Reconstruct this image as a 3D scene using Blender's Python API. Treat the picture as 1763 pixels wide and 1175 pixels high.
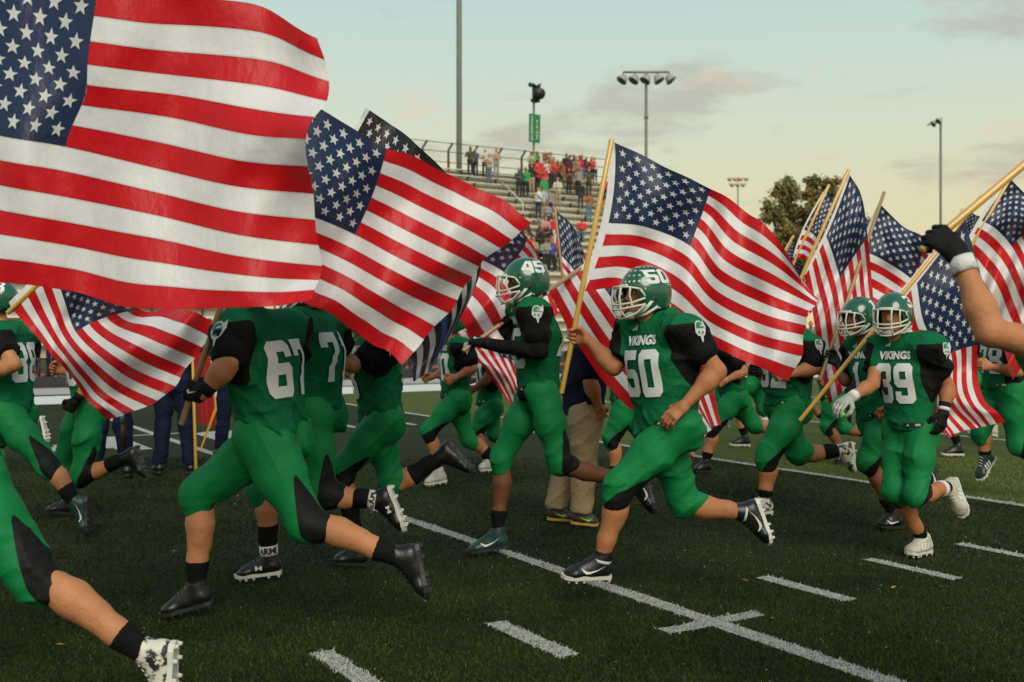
import bpy, math, random
import numpy as np
from mathutils import Vector
from mathutils.bvhtree import BVHTree

for _o in list(bpy.data.objects):
    bpy.data.objects.remove(_o)
scene = bpy.context.scene
COL = scene.collection
rng = np.random.default_rng(7)
random.seed(7)

# ------------------------------------------------------------------ camera
W0, H0, FPX, CXP, YH, CAMH = 1763.0, 1175.0, 1847.0, 881.0, 565.0, 1.458
cam_d = bpy.data.cameras.new('camera')
cam = bpy.data.objects.new('camera', cam_d)
COL.objects.link(cam)
cam.location = (0, 0, CAMH)
cam.rotation_euler = (math.radians(90), 0, 0)
cam_d.sensor_width = 36.0
cam_d.lens = 36.0 * FPX / W0
cam_d.shift_y = -(H0 / 2 - YH) / W0
cam_d.clip_start = 0.05
cam_d.clip_end = 3000
cam_d.dof.use_dof = True
cam_d.dof.focus_distance = 6.1
cam_d.dof.aperture_fstop = 3.2
scene.camera = cam

# ------------------------------------------------------------------ sky
SUN_AZ, SUN_EL = math.radians(166), math.radians(38)      # azimuth clockwise from +Y: behind the camera, to the left
world = bpy.data.worlds.new('World')
scene.world = world
world.use_nodes = True
wt = world.node_tree
wt.nodes.clear()
def wn(t, **kw):
    n = wt.nodes.new(t)
    for k, v in kw.items():
        setattr(n, k, v)
    return n
def wmath(op, a, b=None):
    n = wn('ShaderNodeMath', operation=op)
    for i, v in enumerate((a, b)):
        if v is None: continue
        if isinstance(v, (int, float)): n.inputs[i].default_value = v
        else: wt.links.new(v, n.inputs[i])
    return n.outputs[0]
def srgb(r, g, b):
    f = lambda c: (c / 255 / 12.92) if c / 255 <= .04045 else ((c / 255 + .055) / 1.055) ** 2.4
    return (f(r), f(g), f(b), 1)
nish = wn('ShaderNodeTexSky', sky_type='NISHITA')
nish.sun_disc = False
nish.sun_elevation = math.radians(7)
nish.sun_rotation = SUN_AZ
nish.dust_density = 2.5
tc = wn('ShaderNodeTexCoord')
sep = wn('ShaderNodeSeparateXYZ')
wt.links.new(tc.outputs['Generated'], sep.inputs[0])
ele = sep.outputs['Z']
ramp = wn('ShaderNodeValToRGB')
wt.links.new(wmath('MAXIMUM', ele, 0.0), ramp.inputs[0])
stops = [(0.0, (228, 213, 162)), (.06, (226, 215, 170)), (.12, (220, 216, 180)), (.18, (210, 219, 196)), (.24, (199, 217, 204)),
         (.30, (189, 213, 210)), (.5, (160, 190, 205)), (1.0, (125, 160, 190))]
cr = ramp.color_ramp
while len(cr.elements) < len(stops):
    cr.elements.new(.5)
for e, (p, c) in zip(cr.elements, stops):
    e.position = p
    e.color = srgb(*c)
# clouds: thin stretched dusk clouds, laid on a flat layer above the ground
den = wmath('ADD', wmath('MAXIMUM', ele, 0.0), 0.13)
cmb = wn('ShaderNodeCombineXYZ')
wt.links.new(wmath('DIVIDE', sep.outputs['X'], den), cmb.inputs[0])
wt.links.new(wmath('MULTIPLY', wmath('DIVIDE', sep.outputs['Y'], den), 1.0), cmb.inputs[1])
def cloud_mask(scale, detail, lo, hi, off):
    mp = wn('ShaderNodeMapping')
    mp.inputs['Location'].default_value = off
    wt.links.new(cmb.outputs[0], mp.inputs[0])
    nz = wn('ShaderNodeTexNoise')
    nz.inputs['Scale'].default_value = scale
    nz.inputs['Detail'].default_value = detail
    nz.inputs['Roughness'].default_value = .62
    wt.links.new(mp.outputs[0], nz.inputs['Vector'])
    mr = wn('ShaderNodeMapRange', interpolation_type='SMOOTHSTEP')
    mr.inputs['From Min'].default_value = lo
    mr.inputs['From Max'].default_value = hi
    wt.links.new(nz.outputs['Fac'], mr.inputs['Value'])
    return mr.outputs[0]
cl1 = cloud_mask(1.25, 6, .52, .65, (39.2877, 38.5903, 0))
cl2 = cloud_mask(2.6, 7, .57, .68, (26.1569, 24.6225, 0))
hi_fade = wn('ShaderNodeMapRange')
hi_fade.inputs['From Min'].default_value = .02
hi_fade.inputs['From Max'].default_value = .10
wt.links.new(ele, hi_fade.inputs['Value'])
def wmix(fac, a, b):
    n = wn('ShaderNodeMix', data_type='RGBA')
    if isinstance(fac, (int, float)): n.inputs[0].default_value = fac
    else: wt.links.new(fac, n.inputs[0])
    for i, v in ((6, a), (7, b)):
        if isinstance(v, tuple): n.inputs[i].default_value = v
        else: wt.links.new(v, n.inputs[i])
    return n.outputs[2]
nsc = wn('ShaderNodeMix', data_type='RGBA', blend_type='MULTIPLY')
nsc.inputs[0].default_value = 1
nsc.inputs[7].default_value = (.1, .1, .1, 1)
wt.links.new(nish.outputs[0], nsc.inputs[6])
base = wmix(.94, nsc.outputs[2], ramp.outputs[0])
c1 = wmix(wmath('MULTIPLY', wmath('MULTIPLY', cl1, hi_fade.outputs[0]), .66), base, srgb(178, 172, 160))
c2 = wmix(wmath('MULTIPLY', wmath('MULTIPLY', cl2, hi_fade.outputs[0]), .5), c1, srgb(226, 200, 178))
bg = wn('ShaderNodeBackground')
bg.inputs['Strength'].default_value = 1.06
wt.links.new(c2, bg.inputs['Color'])
wo = wn('ShaderNodeOutputWorld')
wt.links.new(bg.outputs[0], wo.inputs['Surface'])

# ------------------------------------------------------------------ sun (low evening light, broad)
sun_d = bpy.data.lights.new('sun', 'SUN')
sun_d.energy = 2.8
sun_d.angle = math.radians(40)
sun_d.color = (1.0, .91, .76)
sun = bpy.data.objects.new('sun', sun_d)
COL.objects.link(sun)
_sd = Vector((math.sin(SUN_AZ) * math.cos(SUN_EL), math.cos(SUN_AZ) * math.cos(SUN_EL), math.sin(SUN_EL)))
sun.rotation_euler = (-_sd).to_track_quat('-Z', 'Y').to_euler()

scene.view_settings.view_transform = 'Standard'
scene.view_settings.look = 'None'
scene.view_settings.exposure = 0.0
scene.view_settings.gamma = 1.0
scene.render.engine = 'CYCLES'
scene.cycles.max_bounces = 6
scene.cycles.use_denoising = True

# ------------------------------------------------------------------ helpers
def A(*v): return np.array(v, float)
def P(px, py, z):
    """world point at depth z (metres in front of the camera) seen at photo pixel px, py"""
    return A((px - CXP) / FPX * z, z, CAMH - (py - YH) / FPX * z)
def unit(v):
    v = np.asarray(v, float)
    return v / max(np.linalg.norm(v), 1e-9)
UX, UY = A(.8474, .5310), A(-.5310, .8474)          # along the sideline / along the yard lines
def FLD(u, v, z=0.0):
    p = UX * u + UY * v
    return A(p[0], p[1], z)

ORIGIN = {}
def tag(o, label=None, cat=None, group=None, kind=None):
    if label: o['label'] = label
    if cat: o['category'] = cat
    if group: o['group'] = group
    if kind: o['kind'] = kind
    return o
def empty(name, loc, label=None, cat=None, group=None):
    o = bpy.data.objects.new(name, None)
    o.empty_display_size = .1
    o.location = [float(x) for x in loc]
    COL.objects.link(o)
    ORIGIN[o.name] = np.asarray(loc, float)
    return tag(o, label, cat, group)
def org(parent):
    return ORIGIN[parent.name] if parent is not None else np.zeros(3)
def mesh_data(name, V, F, smooth=True):
    me = bpy.data.meshes.new(name)
    me.from_pydata(np.asarray(V, float).tolist(), [], [list(map(int, f)) for f in F] if not isinstance(F, np.ndarray) else F.tolist())
    if smooth:
        me.polygons.foreach_set('use_smooth', [True] * len(me.polygons))
    me.update()
    return me
def obj(name, V, F, m, parent=None, smooth=True, origin=None, uv=None, attrs=None, midx=None):
    """one mesh object; V in world metres; children keep their thing's base as origin"""
    if parent is not None: og = org(parent)
    elif origin is not None: og = np.asarray(origin, float)
    else: og = np.zeros(3)
    V = np.asarray(V, float)
    me = mesh_data(name, V - og, F, smooth)
    for mm in (m if isinstance(m, (list, tuple)) else [m]):
        me.materials.append(mm)
    if midx is not None:
        me.polygons.foreach_set('material_index', np.asarray(midx, np.int32))
    if uv is not None:
        l = me.uv_layers.new(name='UVMap')
        vi = np.zeros(len(me.loops), np.int32)
        me.loops.foreach_get('vertex_index', vi)
        l.data.foreach_set('uv', np.asarray(uv, np.float32)[vi].ravel())
    for k, a in (attrs or {}).items():
        at = me.attributes.new(k, 'FLOAT', 'POINT')
        at.data.foreach_set('value', np.asarray(a, np.float32))
    o = bpy.data.objects.new(name, me)
    COL.objects.link(o)
    if parent is not None:
        o.parent = parent
    else:
        o.location = og.tolist()
    ORIGIN[o.name] = og
    return o

class MB:
    """collects simple shapes for ONE mesh"""
    def __init__(s): s.V, s.F, s.M, s.mi = [], [], [], 0
    def add(s, V, F):
        n = len(s.V)
        s.V.extend([tuple(map(float, v)) for v in V])
        for f in F:
            s.F.append([int(i) + n for i in f]); s.M.append(s.mi)
        return s
    def box(s, c, size, ax=None):
        ax = np.eye(3) if ax is None else np.asarray(ax, float)
        h = np.asarray(size, float) / 2
        V = [np.asarray(c, float) + ax[0] * h[0] * i + ax[1] * h[1] * j + ax[2] * h[2] * k for i in (-1, 1) for j in (-1, 1) for k in (-1, 1)]
        return s.add(V, [(0, 1, 3, 2), (4, 6, 7, 5), (0, 4, 5, 1), (2, 3, 7, 6), (0, 2, 6, 4), (1, 5, 7, 3)])
    def tube(s, pts, rad, n=10, cap=True, ref=None):
        pts = [np.asarray(p, float) for p in pts]
        m = len(pts)
        rad = [rad] * m if isinstance(rad, (int, float)) else list(rad)
        V, prev = [], None
        for i, p in enumerate(pts):
            t = unit(pts[min(i + 1, m - 1)] - pts[max(i - 1, 0)])
            if prev is None:
                a = np.asarray(ref, float) if ref is not None else (A(0, 0, 1) if abs(t[2]) < .9 else A(1, 0, 0))
            else: a = prev
            a = unit(a - t * (a @ t)); b = np.cross(t, a); prev = a
            r = rad[i]
            ra, rb = (r if isinstance(r, (tuple, list)) else (r, r))
            for k in range(n):
                an = 2 * math.pi * k / n
                V.append(p + a * ra * math.cos(an) + b * rb * math.sin(an))
        F = [(i * n + k, i * n + (k + 1) % n, (i + 1) * n + (k + 1) % n, (i + 1) * n + k) for i in range(m - 1) for k in range(n)]
        if cap:
            F.append(list(range(n))[::-1]); F.append([(m - 1) * n + k for k in range(n)])
        return s.add(V, F)
    def ball(s, c, r, n=10, m=7, ax=None):
        r = (r, r, r) if isinstance(r, (int, float)) else r
        ax = np.eye(3) if ax is None else ax
        V = []
        for j in range(m + 1):
            el = -math.pi / 2 + math.pi * j / m
            for i in range(n):
                an = 2 * math.pi * i / n
                V.append(np.asarray(c, float) + ax[0] * r[0] * math.cos(el) * math.cos(an) + ax[1] * r[1] * math.cos(el) * math.sin(an) + ax[2] * r[2] * math.sin(el))
        return s.add(V, [(j * n + i, j * n + (i + 1) % n, (j + 1) * n + (i + 1) % n, (j + 1) * n + i) for j in range(m) for i in range(n)])
    def obj(s, name, m, parent=None, smooth=True, origin=None):
        return obj(name, s.V, s.F, m, parent, smooth, origin, midx=s.M if isinstance(m, list) else None)

# ------------------------------------------------------------------ materials
def newmat(name):
    m = bpy.data.materials.new(name)
    m.use_nodes = True
    nt = m.node_tree
    return m, nt, nt.nodes['Principled BSDF']
def nd(nt, t, **kw):
    n = nt.nodes.new(t)
    for k, v in kw.items(): setattr(n, k, v)
    return n
def noise_fac(nt, scale, detail=3, coord='Object', rough=.55, stretch=None):
    t = nd(nt, 'ShaderNodeTexCoord')
    src = t.outputs[coord]
    if stretch:
        mp = nd(nt, 'ShaderNodeMapping'); mp.inputs['Scale'].default_value = stretch
        nt.links.new(src, mp.inputs[0]); src = mp.outputs[0]
    n = nd(nt, 'ShaderNodeTexNoise')
    n.inputs['Scale'].default_value = scale
    n.inputs['Detail'].default_value = detail
    n.inputs['Roughness'].default_value = rough
    nt.links.new(src, n.inputs['Vector'])
    return n.outputs['Fac']
def mixc(nt, fac, a, b, blend='MIX'):
    n = nd(nt, 'ShaderNodeMix', data_type='RGBA', blend_type=blend)
    if isinstance(fac, (int, float)): n.inputs[0].default_value = fac
    else: nt.links.new(fac, n.inputs[0])
    for i, v in ((6, a), (7, b)):
        if isinstance(v, (tuple, list)): n.inputs[i].default_value = (*v[:3], 1)
        else: nt.links.new(v, n.inputs[i])
    return n.outputs[2]
def rng_map(nt, src, a, b, lo=0., hi=1.):
    n = nd(nt, 'ShaderNodeMapRange')
    n.inputs['From Min'].default_value = a; n.inputs['From Max'].default_value = b
    n.inputs['To Min'].default_value = lo; n.inputs['To Max'].default_value = hi
    nt.links.new(src, n.inputs['Value'])
    return n.outputs[0]
def add_bump(nt, bs, parts, dist=.01):
    prev = None
    for src, st in parts:
        b = nd(nt, 'ShaderNodeBump')
        b.inputs['Strength'].default_value = st
        b.inputs['Distance'].default_value = dist
        nt.links.new(src, b.inputs['Height'])
        if prev is not None: nt.links.new(prev, b.inputs['Normal'])
        prev = b.outputs[0]
    nt.links.new(prev, bs.inputs['Normal'])
def mat(name, col, rough=.6, metal=0., var=.18, vscale=6., bump=None, spec=.5, coat=0., sheen=0., mask=None, mcol=(.012, .012, .012), bdist=.01):
    """base colour broken by soft noise; bump = [(scale, strength), ...]; mask = vertex attribute that switches to mcol above zero"""
    m, nt, bs = newmat(name)
    col = tuple(col[:3])
    c = mixc(nt, noise_fac(nt, vscale, 5), tuple(x * (1 - var) for x in col), tuple(min(1, x * (1 + var)) for x in col))
    if mask:
        at = nd(nt, 'ShaderNodeAttribute', attribute_name=mask)
        c = mixc(nt, rng_map(nt, at.outputs['Fac'], -.0015, .0015), c, mcol)
    nt.links.new(c, bs.inputs['Base Color'])
    bs.inputs['Roughness'].default_value = rough
    bs.inputs['Metallic'].default_value = metal
    bs.inputs['Specular IOR Level'].default_value = spec
    bs.inputs['Coat Weight'].default_value = coat
    bs.inputs['Coat Roughness'].default_value = .08
    bs.inputs['Sheen Weight'].default_value = sheen
    if bump:
        add_bump(nt, bs, [(noise_fac(nt, s, 4), st) for s, st in bump], bdist)
    return m

# ------------------------------------------------------------------ implicit surfaces (one continuous skin from blended limbs)
class SDF:
    def __init__(s): s.pr = []
    def cone(s, a, b, ra, rb, k=.03):
        a, b = np.asarray(a, float), np.asarray(b, float)
        r = max(ra, rb)
        s.pr.append(('c', np.minimum(a, b) - r, np.maximum(a, b) + r, k, (a, b, ra, rb))); return s
    def ell(s, c, ax, r, k=.03):
        c, r = np.asarray(c, float), np.asarray(r, float)
        e = np.abs(np.asarray(ax).T) @ r
        s.pr.append(('e', c - e, c + e, k, (c, np.asarray(ax, float), r))); return s
    def oval(s, a, b, side, wa, da, wb, db, k=.04):
        """tube with an oval section: half width w along side, half depth d across"""
        a, b = np.asarray(a, float), np.asarray(b, float)
        r = max(wa, da, wb, db)
        s.pr.append(('o', np.minimum(a, b) - r, np.maximum(a, b) + r, k, (a, b, unit(side), wa, da, wb, db))); return s
    def cut(s, point, normal):
        """keep only the side the normal points to"""
        s.pr.append(('x', None, None, 0, (np.asarray(point, float), unit(normal)))); return s
    def mesh(s, h, wrinkle=None):
        lo = np.min([p[1] for p in s.pr if p[1] is not None], 0) - 4 * h
        hi = np.max([p[2] for p in s.pr if p[2] is not None], 0) + 4 * h
        dims = np.ceil((hi - lo) / h).astype(int) + 1
        G = np.full(dims, 1.0, np.float32)
        axs = [lo[i] + h * np.arange(dims[i]) for i in range(3)]
        for kind, bl, bh, k, d in s.pr:
            if kind == 'x':
                pt, nn = d
                D = (axs[0][:, None, None] - pt[0]) * nn[0] + (axs[1][None, :, None] - pt[1]) * nn[1] + (axs[2][None, None, :] - pt[2]) * nn[2]
                G = np.maximum(G, -D).astype(np.float32)
                continue
            mg = k + 3 * h
            i0 = np.maximum(np.floor((bl - mg - lo) / h).astype(int), 0)
            i1 = np.minimum(np.ceil((bh + mg - lo) / h).astype(int) + 1, dims)
            X = axs[0][i0[0]:i1[0]][:, None, None]; Y = axs[1][i0[1]:i1[1]][None, :, None]; Z = axs[2][i0[2]:i1[2]][None, None, :]
            if kind == 'c':
                a, b, ra, rb = d
                ab = b - a; L2 = max(ab @ ab, 1e-9)
                t = np.clip(((X - a[0]) * ab[0] + (Y - a[1]) * ab[1] + (Z - a[2]) * ab[2]) / L2, 0, 1)
                D = np.sqrt((X - a[0] - t * ab[0]) ** 2 + (Y - a[1] - t * ab[1]) ** 2 + (Z - a[2] - t * ab[2]) ** 2) - (ra + (rb - ra) * t)
            elif kind == 'e':
                c, ax, r = d
                q = [((X - c[0]) * ax[i][0] + (Y - c[1]) * ax[i][1] + (Z - c[2]) * ax[i][2]) / r[i] for i in range(3)]
                D = (np.sqrt(q[0] ** 2 + q[1] ** 2 + q[2] ** 2) - 1) * r.min()
            else:
                a, b, sd, wa, da, wb, db = d
                ab = b - a; L2 = max(ab @ ab, 1e-9); tt = unit(ab)
                sd = unit(sd - tt * (sd @ tt)); fd = np.cross(tt, sd)
                t = np.clip(((X - a[0]) * ab[0] + (Y - a[1]) * ab[1] + (Z - a[2]) * ab[2]) / L2, 0, 1)
                qx, qy, qz = X - a[0] - t * ab[0], Y - a[1] - t * ab[1], Z - a[2] - t * ab[2]
                w = wa + (wb - wa) * t; dd = da + (db - da) * t
                s1 = (qx * sd[0] + qy * sd[1] + qz * sd[2]) / w
                s2 = (qx * fd[0] + qy * fd[1] + qz * fd[2]) / dd
                s3 = (qx * tt[0] + qy * tt[1] + qz * tt[2]) / np.minimum(w, dd)
                D = (np.sqrt(s1 ** 2 + s2 ** 2 + s3 ** 2) - 1) * np.minimum(w, dd)
            sl = (slice(i0[0], i1[0]), slice(i0[1], i1[1]), slice(i0[2], i1[2]))
            g = G[sl]
            e = np.maximum(k - np.abs(g - D), 0) / max(k, 1e-6)
            G[sl] = np.minimum(g, D) - e * e * k * .25
        if wrinkle is not None:
            G = G + wrinkle(axs[0][:, None, None], axs[1][None, :, None], axs[2][None, None, :]).astype(np.float32)
        return surfnet(G, lo, h)

def surfnet(G, lo, h):
    S = G < 0
    nx, ny, nz = G.shape
    c = np.zeros((nx - 1, ny - 1, nz - 1), np.int8)
    for i in (0, 1):
        for j in (0, 1):
            for k in (0, 1):
                c += S[i:nx - 1 + i, j:ny - 1 + j, k:nz - 1 + k]
    mask = (c > 0) & (c < 8)
    cell = np.argwhere(mask)
    idx = np.full(c.shape, -1, np.int64)
    idx[mask] = np.arange(len(cell))
    acc = np.zeros((len(cell), 3)); cnt = np.zeros(len(cell))
    corners = [(i, j, k) for i in (0, 1) for j in (0, 1) for k in (0, 1)]
    for a in corners:
        for ax in range(3):
            if a[ax]: continue
            b = list(a); b[ax] = 1
            va = G[cell[:, 0] + a[0], cell[:, 1] + a[1], cell[:, 2] + a[2]]
            vb = G[cell[:, 0] + b[0], cell[:, 1] + b[1], cell[:, 2] + b[2]]
            m = (va < 0) != (vb < 0)
            t = np.where(m, va / np.where(m, va - vb, 1), 0)
            p = np.tile(np.array(a, float), (len(cell), 1)); p[:, ax] += t
            acc[m] += p[m]; cnt[m] += 1
    V = lo + h * (cell + acc / np.maximum(cnt, 1)[:, None])
    F = []
    for ax in range(3):
        o1, o2 = (ax + 1) % 3, (ax + 2) % 3
        sl_a = [slice(None)] * 3; sl_b = [slice(None)] * 3
        sl_a[ax] = slice(0, G.shape[ax] - 1); sl_b[ax] = slice(1, G.shape[ax])
        sa, sb = S[tuple(sl_a)], S[tuple(sl_b)]
        e = np.argwhere(sa != sb)
        ok = (e[:, o1] > 0) & (e[:, o2] > 0) & (e[:, o1] < G.shape[o1] - 1) & (e[:, o2] < G.shape[o2] - 1)
        e = e[ok]
        flip = sa[e[:, 0], e[:, 1], e[:, 2]]
        q = []
        for d1, d2 in ((-1, -1), (0, -1), (0, 0), (-1, 0)):
            cc = e.copy(); cc[:, o1] += d1; cc[:, o2] += d2
            q.append(idx[cc[:, 0], cc[:, 1], cc[:, 2]])
        q = np.stack(q, 1)
        q[~flip] = q[~flip][:, ::-1]
        F.append(q)
    F = np.concatenate(F)
    F = F[(F >= 0).all(1)]
    # one light smoothing pass keeps the skin free of grid steps
    for _ in range(2):
        acc = np.zeros_like(V); n = np.zeros(len(V))
        for a, b in ((0, 1), (1, 2), (2, 3), (3, 0)):
            np.add.at(acc, F[:, a], V[F[:, b]]); np.add.at(n, F[:, a], 1)
        V = V * .5 + .5 * acc / np.maximum(n, 1)[:, None]
    return V, F
def bvh_of(V, F):
    return BVHTree.FromPolygons([tuple(v) for v in V.tolist()], F.tolist())
def join(parts):
    Vs, Fs, n = [], [], 0
    for V, F in parts:
        Vs.append(V); Fs.append(np.asarray(F) + n); n += len(V)
    return np.concatenate(Vs), np.concatenate(Fs)
def seg_t(p, a, b):
    ab = b - a
    return ((p - a) @ ab) / max(ab @ ab, 1e-9)
def seg_dist(p, a, b):
    t = np.clip(seg_t(p, a, b), 0, 1)
    return np.linalg.norm(p - a - t[:, None] * (b - a), axis=1)
# ================================================================== SETTING
def turf_mat(name, dark, light):
    m, nt, bs = newmat(name)
    big = noise_fac(nt, .8, 6, rough=.65)
    fine = noise_fac(nt, 90, 5, rough=.75)
    speck = noise_fac(nt, 310, 2)
    c = mixc(nt, rng_map(nt, big, .3, .7), dark, light)
    c = mixc(nt, rng_map(nt, fine, .35, .75), c, tuple(x * .35 for x in dark))
    c = mixc(nt, rng_map(nt, speck, .68, .74), c, (.30, .29, .20))
    nt.links.new(c, bs.inputs['Base Color'])
    bs.inputs['Roughness'].default_value = .85
    bs.inputs['Specular IOR Level'].default_value = .2
    add_bump(nt, bs, [(fine, .9), (speck, .5)], .02)
    return m
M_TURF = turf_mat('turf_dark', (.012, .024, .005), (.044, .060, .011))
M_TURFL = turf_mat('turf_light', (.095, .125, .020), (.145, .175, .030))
def line_mat(name, thr):
    m, nt, bs = newmat(name)
    f = noise_fac(nt, 130, 4, rough=.7)
    g = noise_fac(nt, 45, 3)
    c = mixc(nt, rng_map(nt, g, .3, .7), (.42, .41, .36), (.66, .65, .59))
    c = mixc(nt, rng_map(nt, f, thr, thr + .07), c, (.035, .042, .015))
    nt.links.new(c, bs.inputs['Base Color'])
    bs.inputs['Roughness'].default_value = .9
    add_bump(nt, bs, [(f, .9)], .02)
    return m
M_LINE = line_mat('field_paint', .53)
M_GROUND = mat('far_ground', (.10, .10, .06), .95, var=.3, vscale=.2)
M_CONC = mat('concrete', (.36, .35, .31), .9, var=.15, vscale=2, bump=[(30, .2)])
M_TRACKBLK = mat('black_rubber', (.022, .022, .024), .8, var=.25, vscale=8)
M_TRACKRED = mat('red_track', (.30, .055, .03), .85, var=.2, vscale=3, bump=[(120, .3)])

def sheet(name, pts, z, m, n=1):
    V = [A(p[0], p[1], z) for p in pts]
    o = obj(name, V, [list(range(len(V)))], m, smooth=False)
    return tag(o, kind='structure')
sheet('ground', [(-1500, -1500), (1500, -1500), (1500, 1500), (-1500, 1500)], -.03, M_GROUND)
def fq(u0, u1, v0, v1): return [FLD(u0, v0), FLD(u1, v0), FLD(u1, v1), FLD(u0, v1)]
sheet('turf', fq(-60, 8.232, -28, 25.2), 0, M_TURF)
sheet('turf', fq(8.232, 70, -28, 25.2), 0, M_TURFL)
sheet('sideline_band', fq(-60, 70, 22.0, 24.6), .004, mat('band_paint', (.62, .61, .56), .9, var=.12, vscale=4))
sheet('apron', fq(-60, 70, 25.2, 28.0), .0, M_CONC)
sheet('running_track', fq(-60, 70, 28.0, 37.0), .0, M_TRACKRED)
mb = MB()
ax3 = np.array([[UX[0], UX[1], 0], [UY[0], UY[1], 0], [0, 0, 1.]])
mb.box(FLD(5, 28.1, .135), (130, .12, .27), ax3)
tag(mb.obj('kerb_wall', M_TRACKBLK, smooth=False, origin=FLD(5, 28.1)), 'long low black padded wall between apron and running track', 'wall')
LINES = []                                        # (u0, u1, v0, v1) painted rectangles, for the blades too
U0, YD = 3.66, .9144
for k in range(-6, 9):
    u = U0 + 5 * YD * k
    LINES.append((u - .052, u + .052, -27, 22.0))
    for v in (3.97, 15.0):
        LINES.append((u - .31, u - .0525, v - .05, v + .05)); LINES.append((u + .0525, u + .31, v - .05, v + .05))
    for j in range(1, 5):
        for v in (3.9, 14.4):
            LINES.append((u + j * YD - .05, u + j * YD + .05, v, v + .64))
def ragged(r, z):
    u0, u1, v0, v1 = r
    n = max(2, int(max(u1 - u0, v1 - v0) / .35))
    V, F = [], []
    lng = (v1 - v0) > (u1 - u0)
    for i in range(n + 1):
        t = i / n
        j1, j2 = rng.normal(0, .005, 2)
        if lng:
            V += [FLD(u0 + j1, v0 + (v1 - v0) * t, z), FLD(u1 + j2, v0 + (v1 - v0) * t, z)]
        else:
            V += [FLD(u0 + (u1 - u0) * t, v0 + j1, z), FLD(u0 + (u1 - u0) * t, v1 + j2, z)]
        if i: F.append((2 * i - 2, 2 * i - 1, 2 * i + 1, 2 * i))
    return V, F
for r in LINES:
    c = FLD((r[0] + r[1]) / 2, (r[2] + r[3]) / 2)
    nm = 'yard_line' if r[3] - r[2] > 10 else 'hash_mark'
    if nm == 'hash_mark' and not (c[1] > 2.5 and abs(c[0]) < c[1] * .52 + .6): continue
    V, F = ragged(r, .004)
    tag(obj(nm, V, F, M_LINE, smooth=False), kind='structure')
# ---- block figures: '#' full cell, 1..4 = cell with top-left/top-right/bottom-right/bottom-left corner cut
GLY = {
 '0': "1####2 ###### ##..## ##..## ##..## ##..## ##..## ##..## ###### 4####3",
 '1': "..##.. .###.. .###.. ..##.. ..##.. ..##.. ..##.. ..##.. .####. .####.",
 '2': "1####2 ###### ##..## ....## ...1#3 ..1#3. .1#3.. 1#3... ###### ######",
 '3': "1####2 ###### #3..## ....## ..###3 ..###2 ....## #2..## ###### 4####3",
 '4': "...### ..1### ..#### .1#.## .##.## 1#3.## ###### ###### ....## ....##",
 '5': "###### ###### ##.... ##.... #####2 ###### ....## #2..## ###### 4####3",
 '6': "1####2 ###### ##..## ##.... #####2 ###### ##..## ##..## ###### 4####3",
 '7': "###### ###### ##..## ....## ...1#3 ...##. ..1#3. ..##.. ..##.. ..##..",
 '8': "1####2 ###### ##..## ##..## 4####3 1####2 ##..## ##..## ###### 4####3",
 '9': "1####2 ###### ##..## ##..## ###### 4##### ....## ##..## ###### 4####3",
}
def glyph_polys(s, w, h, gap=.18):
    """polygons of a text in block figures, centred on 0,0"""
    n = len(s); cw = w / (n + gap * (n - 1)); out = []
    for i, ch in enumerate(s):
        rows = GLY[ch].split(); x0 = -w / 2 + i * cw * (1 + gap)
        for r, row in enumerate(rows):
            for c, q in enumerate(row):
                if q == '.': continue
                xa, xb = x0 + cw * c / 6, x0 + cw * (c + 1) / 6
                ya, yb = h / 2 - h * r / 10, h / 2 - h * (r + 1) / 10
                tl, tr, br, bl = (xa, ya), (xb, ya), (xb, yb), (xa, yb)
                out.append({'#': [bl, br, tr, tl], '1': [bl, br, tr], '2': [bl, br, tl], '3': [bl, tr, tl], '4': [br, tr, tl]}[q])
    return out
for s, du in (('4', -1.05), ('0', 1.05)):           # yard figures painted near the far sideline
    pv = glyph_polys(s, 1.15, 1.8)
    V = [FLD(U0 + du + x, 14.1 + y, .005) for q in pv for x, y in q]
    F, n = [], 0
    for q in pv: F.append(list(range(n, n + len(q)))); n += len(q)
    tag(obj('yard_figure', V, F, M_LINE, smooth=False), kind='structure')
# ---- turf blades close to the camera
def blades(n, z0, z1, hgt, wid):
    z = np.sqrt(rng.uniform(z0 ** 2, z1 ** 2, n)) if z0 > 5 else z0 * (z1 / z0) ** rng.uniform(0, 1, n)
    x = rng.uniform(-.5, .5, n) * z
    u, v = x * UX[0] + z * UX[1], x * UY[0] + z * UY[1]
    white = np.zeros(n, bool)
    for r in LINES:
        white |= (u > r[0] - .012) & (u < r[1] + .012) & (v > r[2] - .012) & (v < r[3] + .012)
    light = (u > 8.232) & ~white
    an = rng.uniform(0, 2 * np.pi, n); h = hgt * rng.uniform(.5, 1.25, n)
    stray = (rng.uniform(0, 1, n) < .010) & ~white
    h = np.where(stray, h * .3, h); w = wid * rng.uniform(.7, 1.3, n)
    lean = rng.normal(0, .55, (n, 2)) * h[:, None]
    V = np.zeros((n, 3, 3))
    V[:, 0] = np.stack([x - np.cos(an) * w, z - np.sin(an) * w, np.full(n, -.001)], 1)
    V[:, 1] = np.stack([x + np.cos(an) * w, z + np.sin(an) * w, np.full(n, -.001)], 1)
    V[:, 2] = np.stack([x + lean[:, 0], z + lean[:, 1], h * np.where(white, .75, 1)], 1)
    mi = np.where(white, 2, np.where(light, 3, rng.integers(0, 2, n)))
    mi = np.where(stray, 2, mi)
    mi = np.where(white & (rng.uniform(0, 1, n) < .36), 0, mi)
    return V.reshape(-1, 3), mi
B1, m1 = blades(150000, 3.3, 6.5, .017, .0028)
B2, m2 = blades(90000, 6.5, 12.0, .019, .0045)
BV = np.concatenate([B1, B2]); nb = len(BV) // 3
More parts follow.
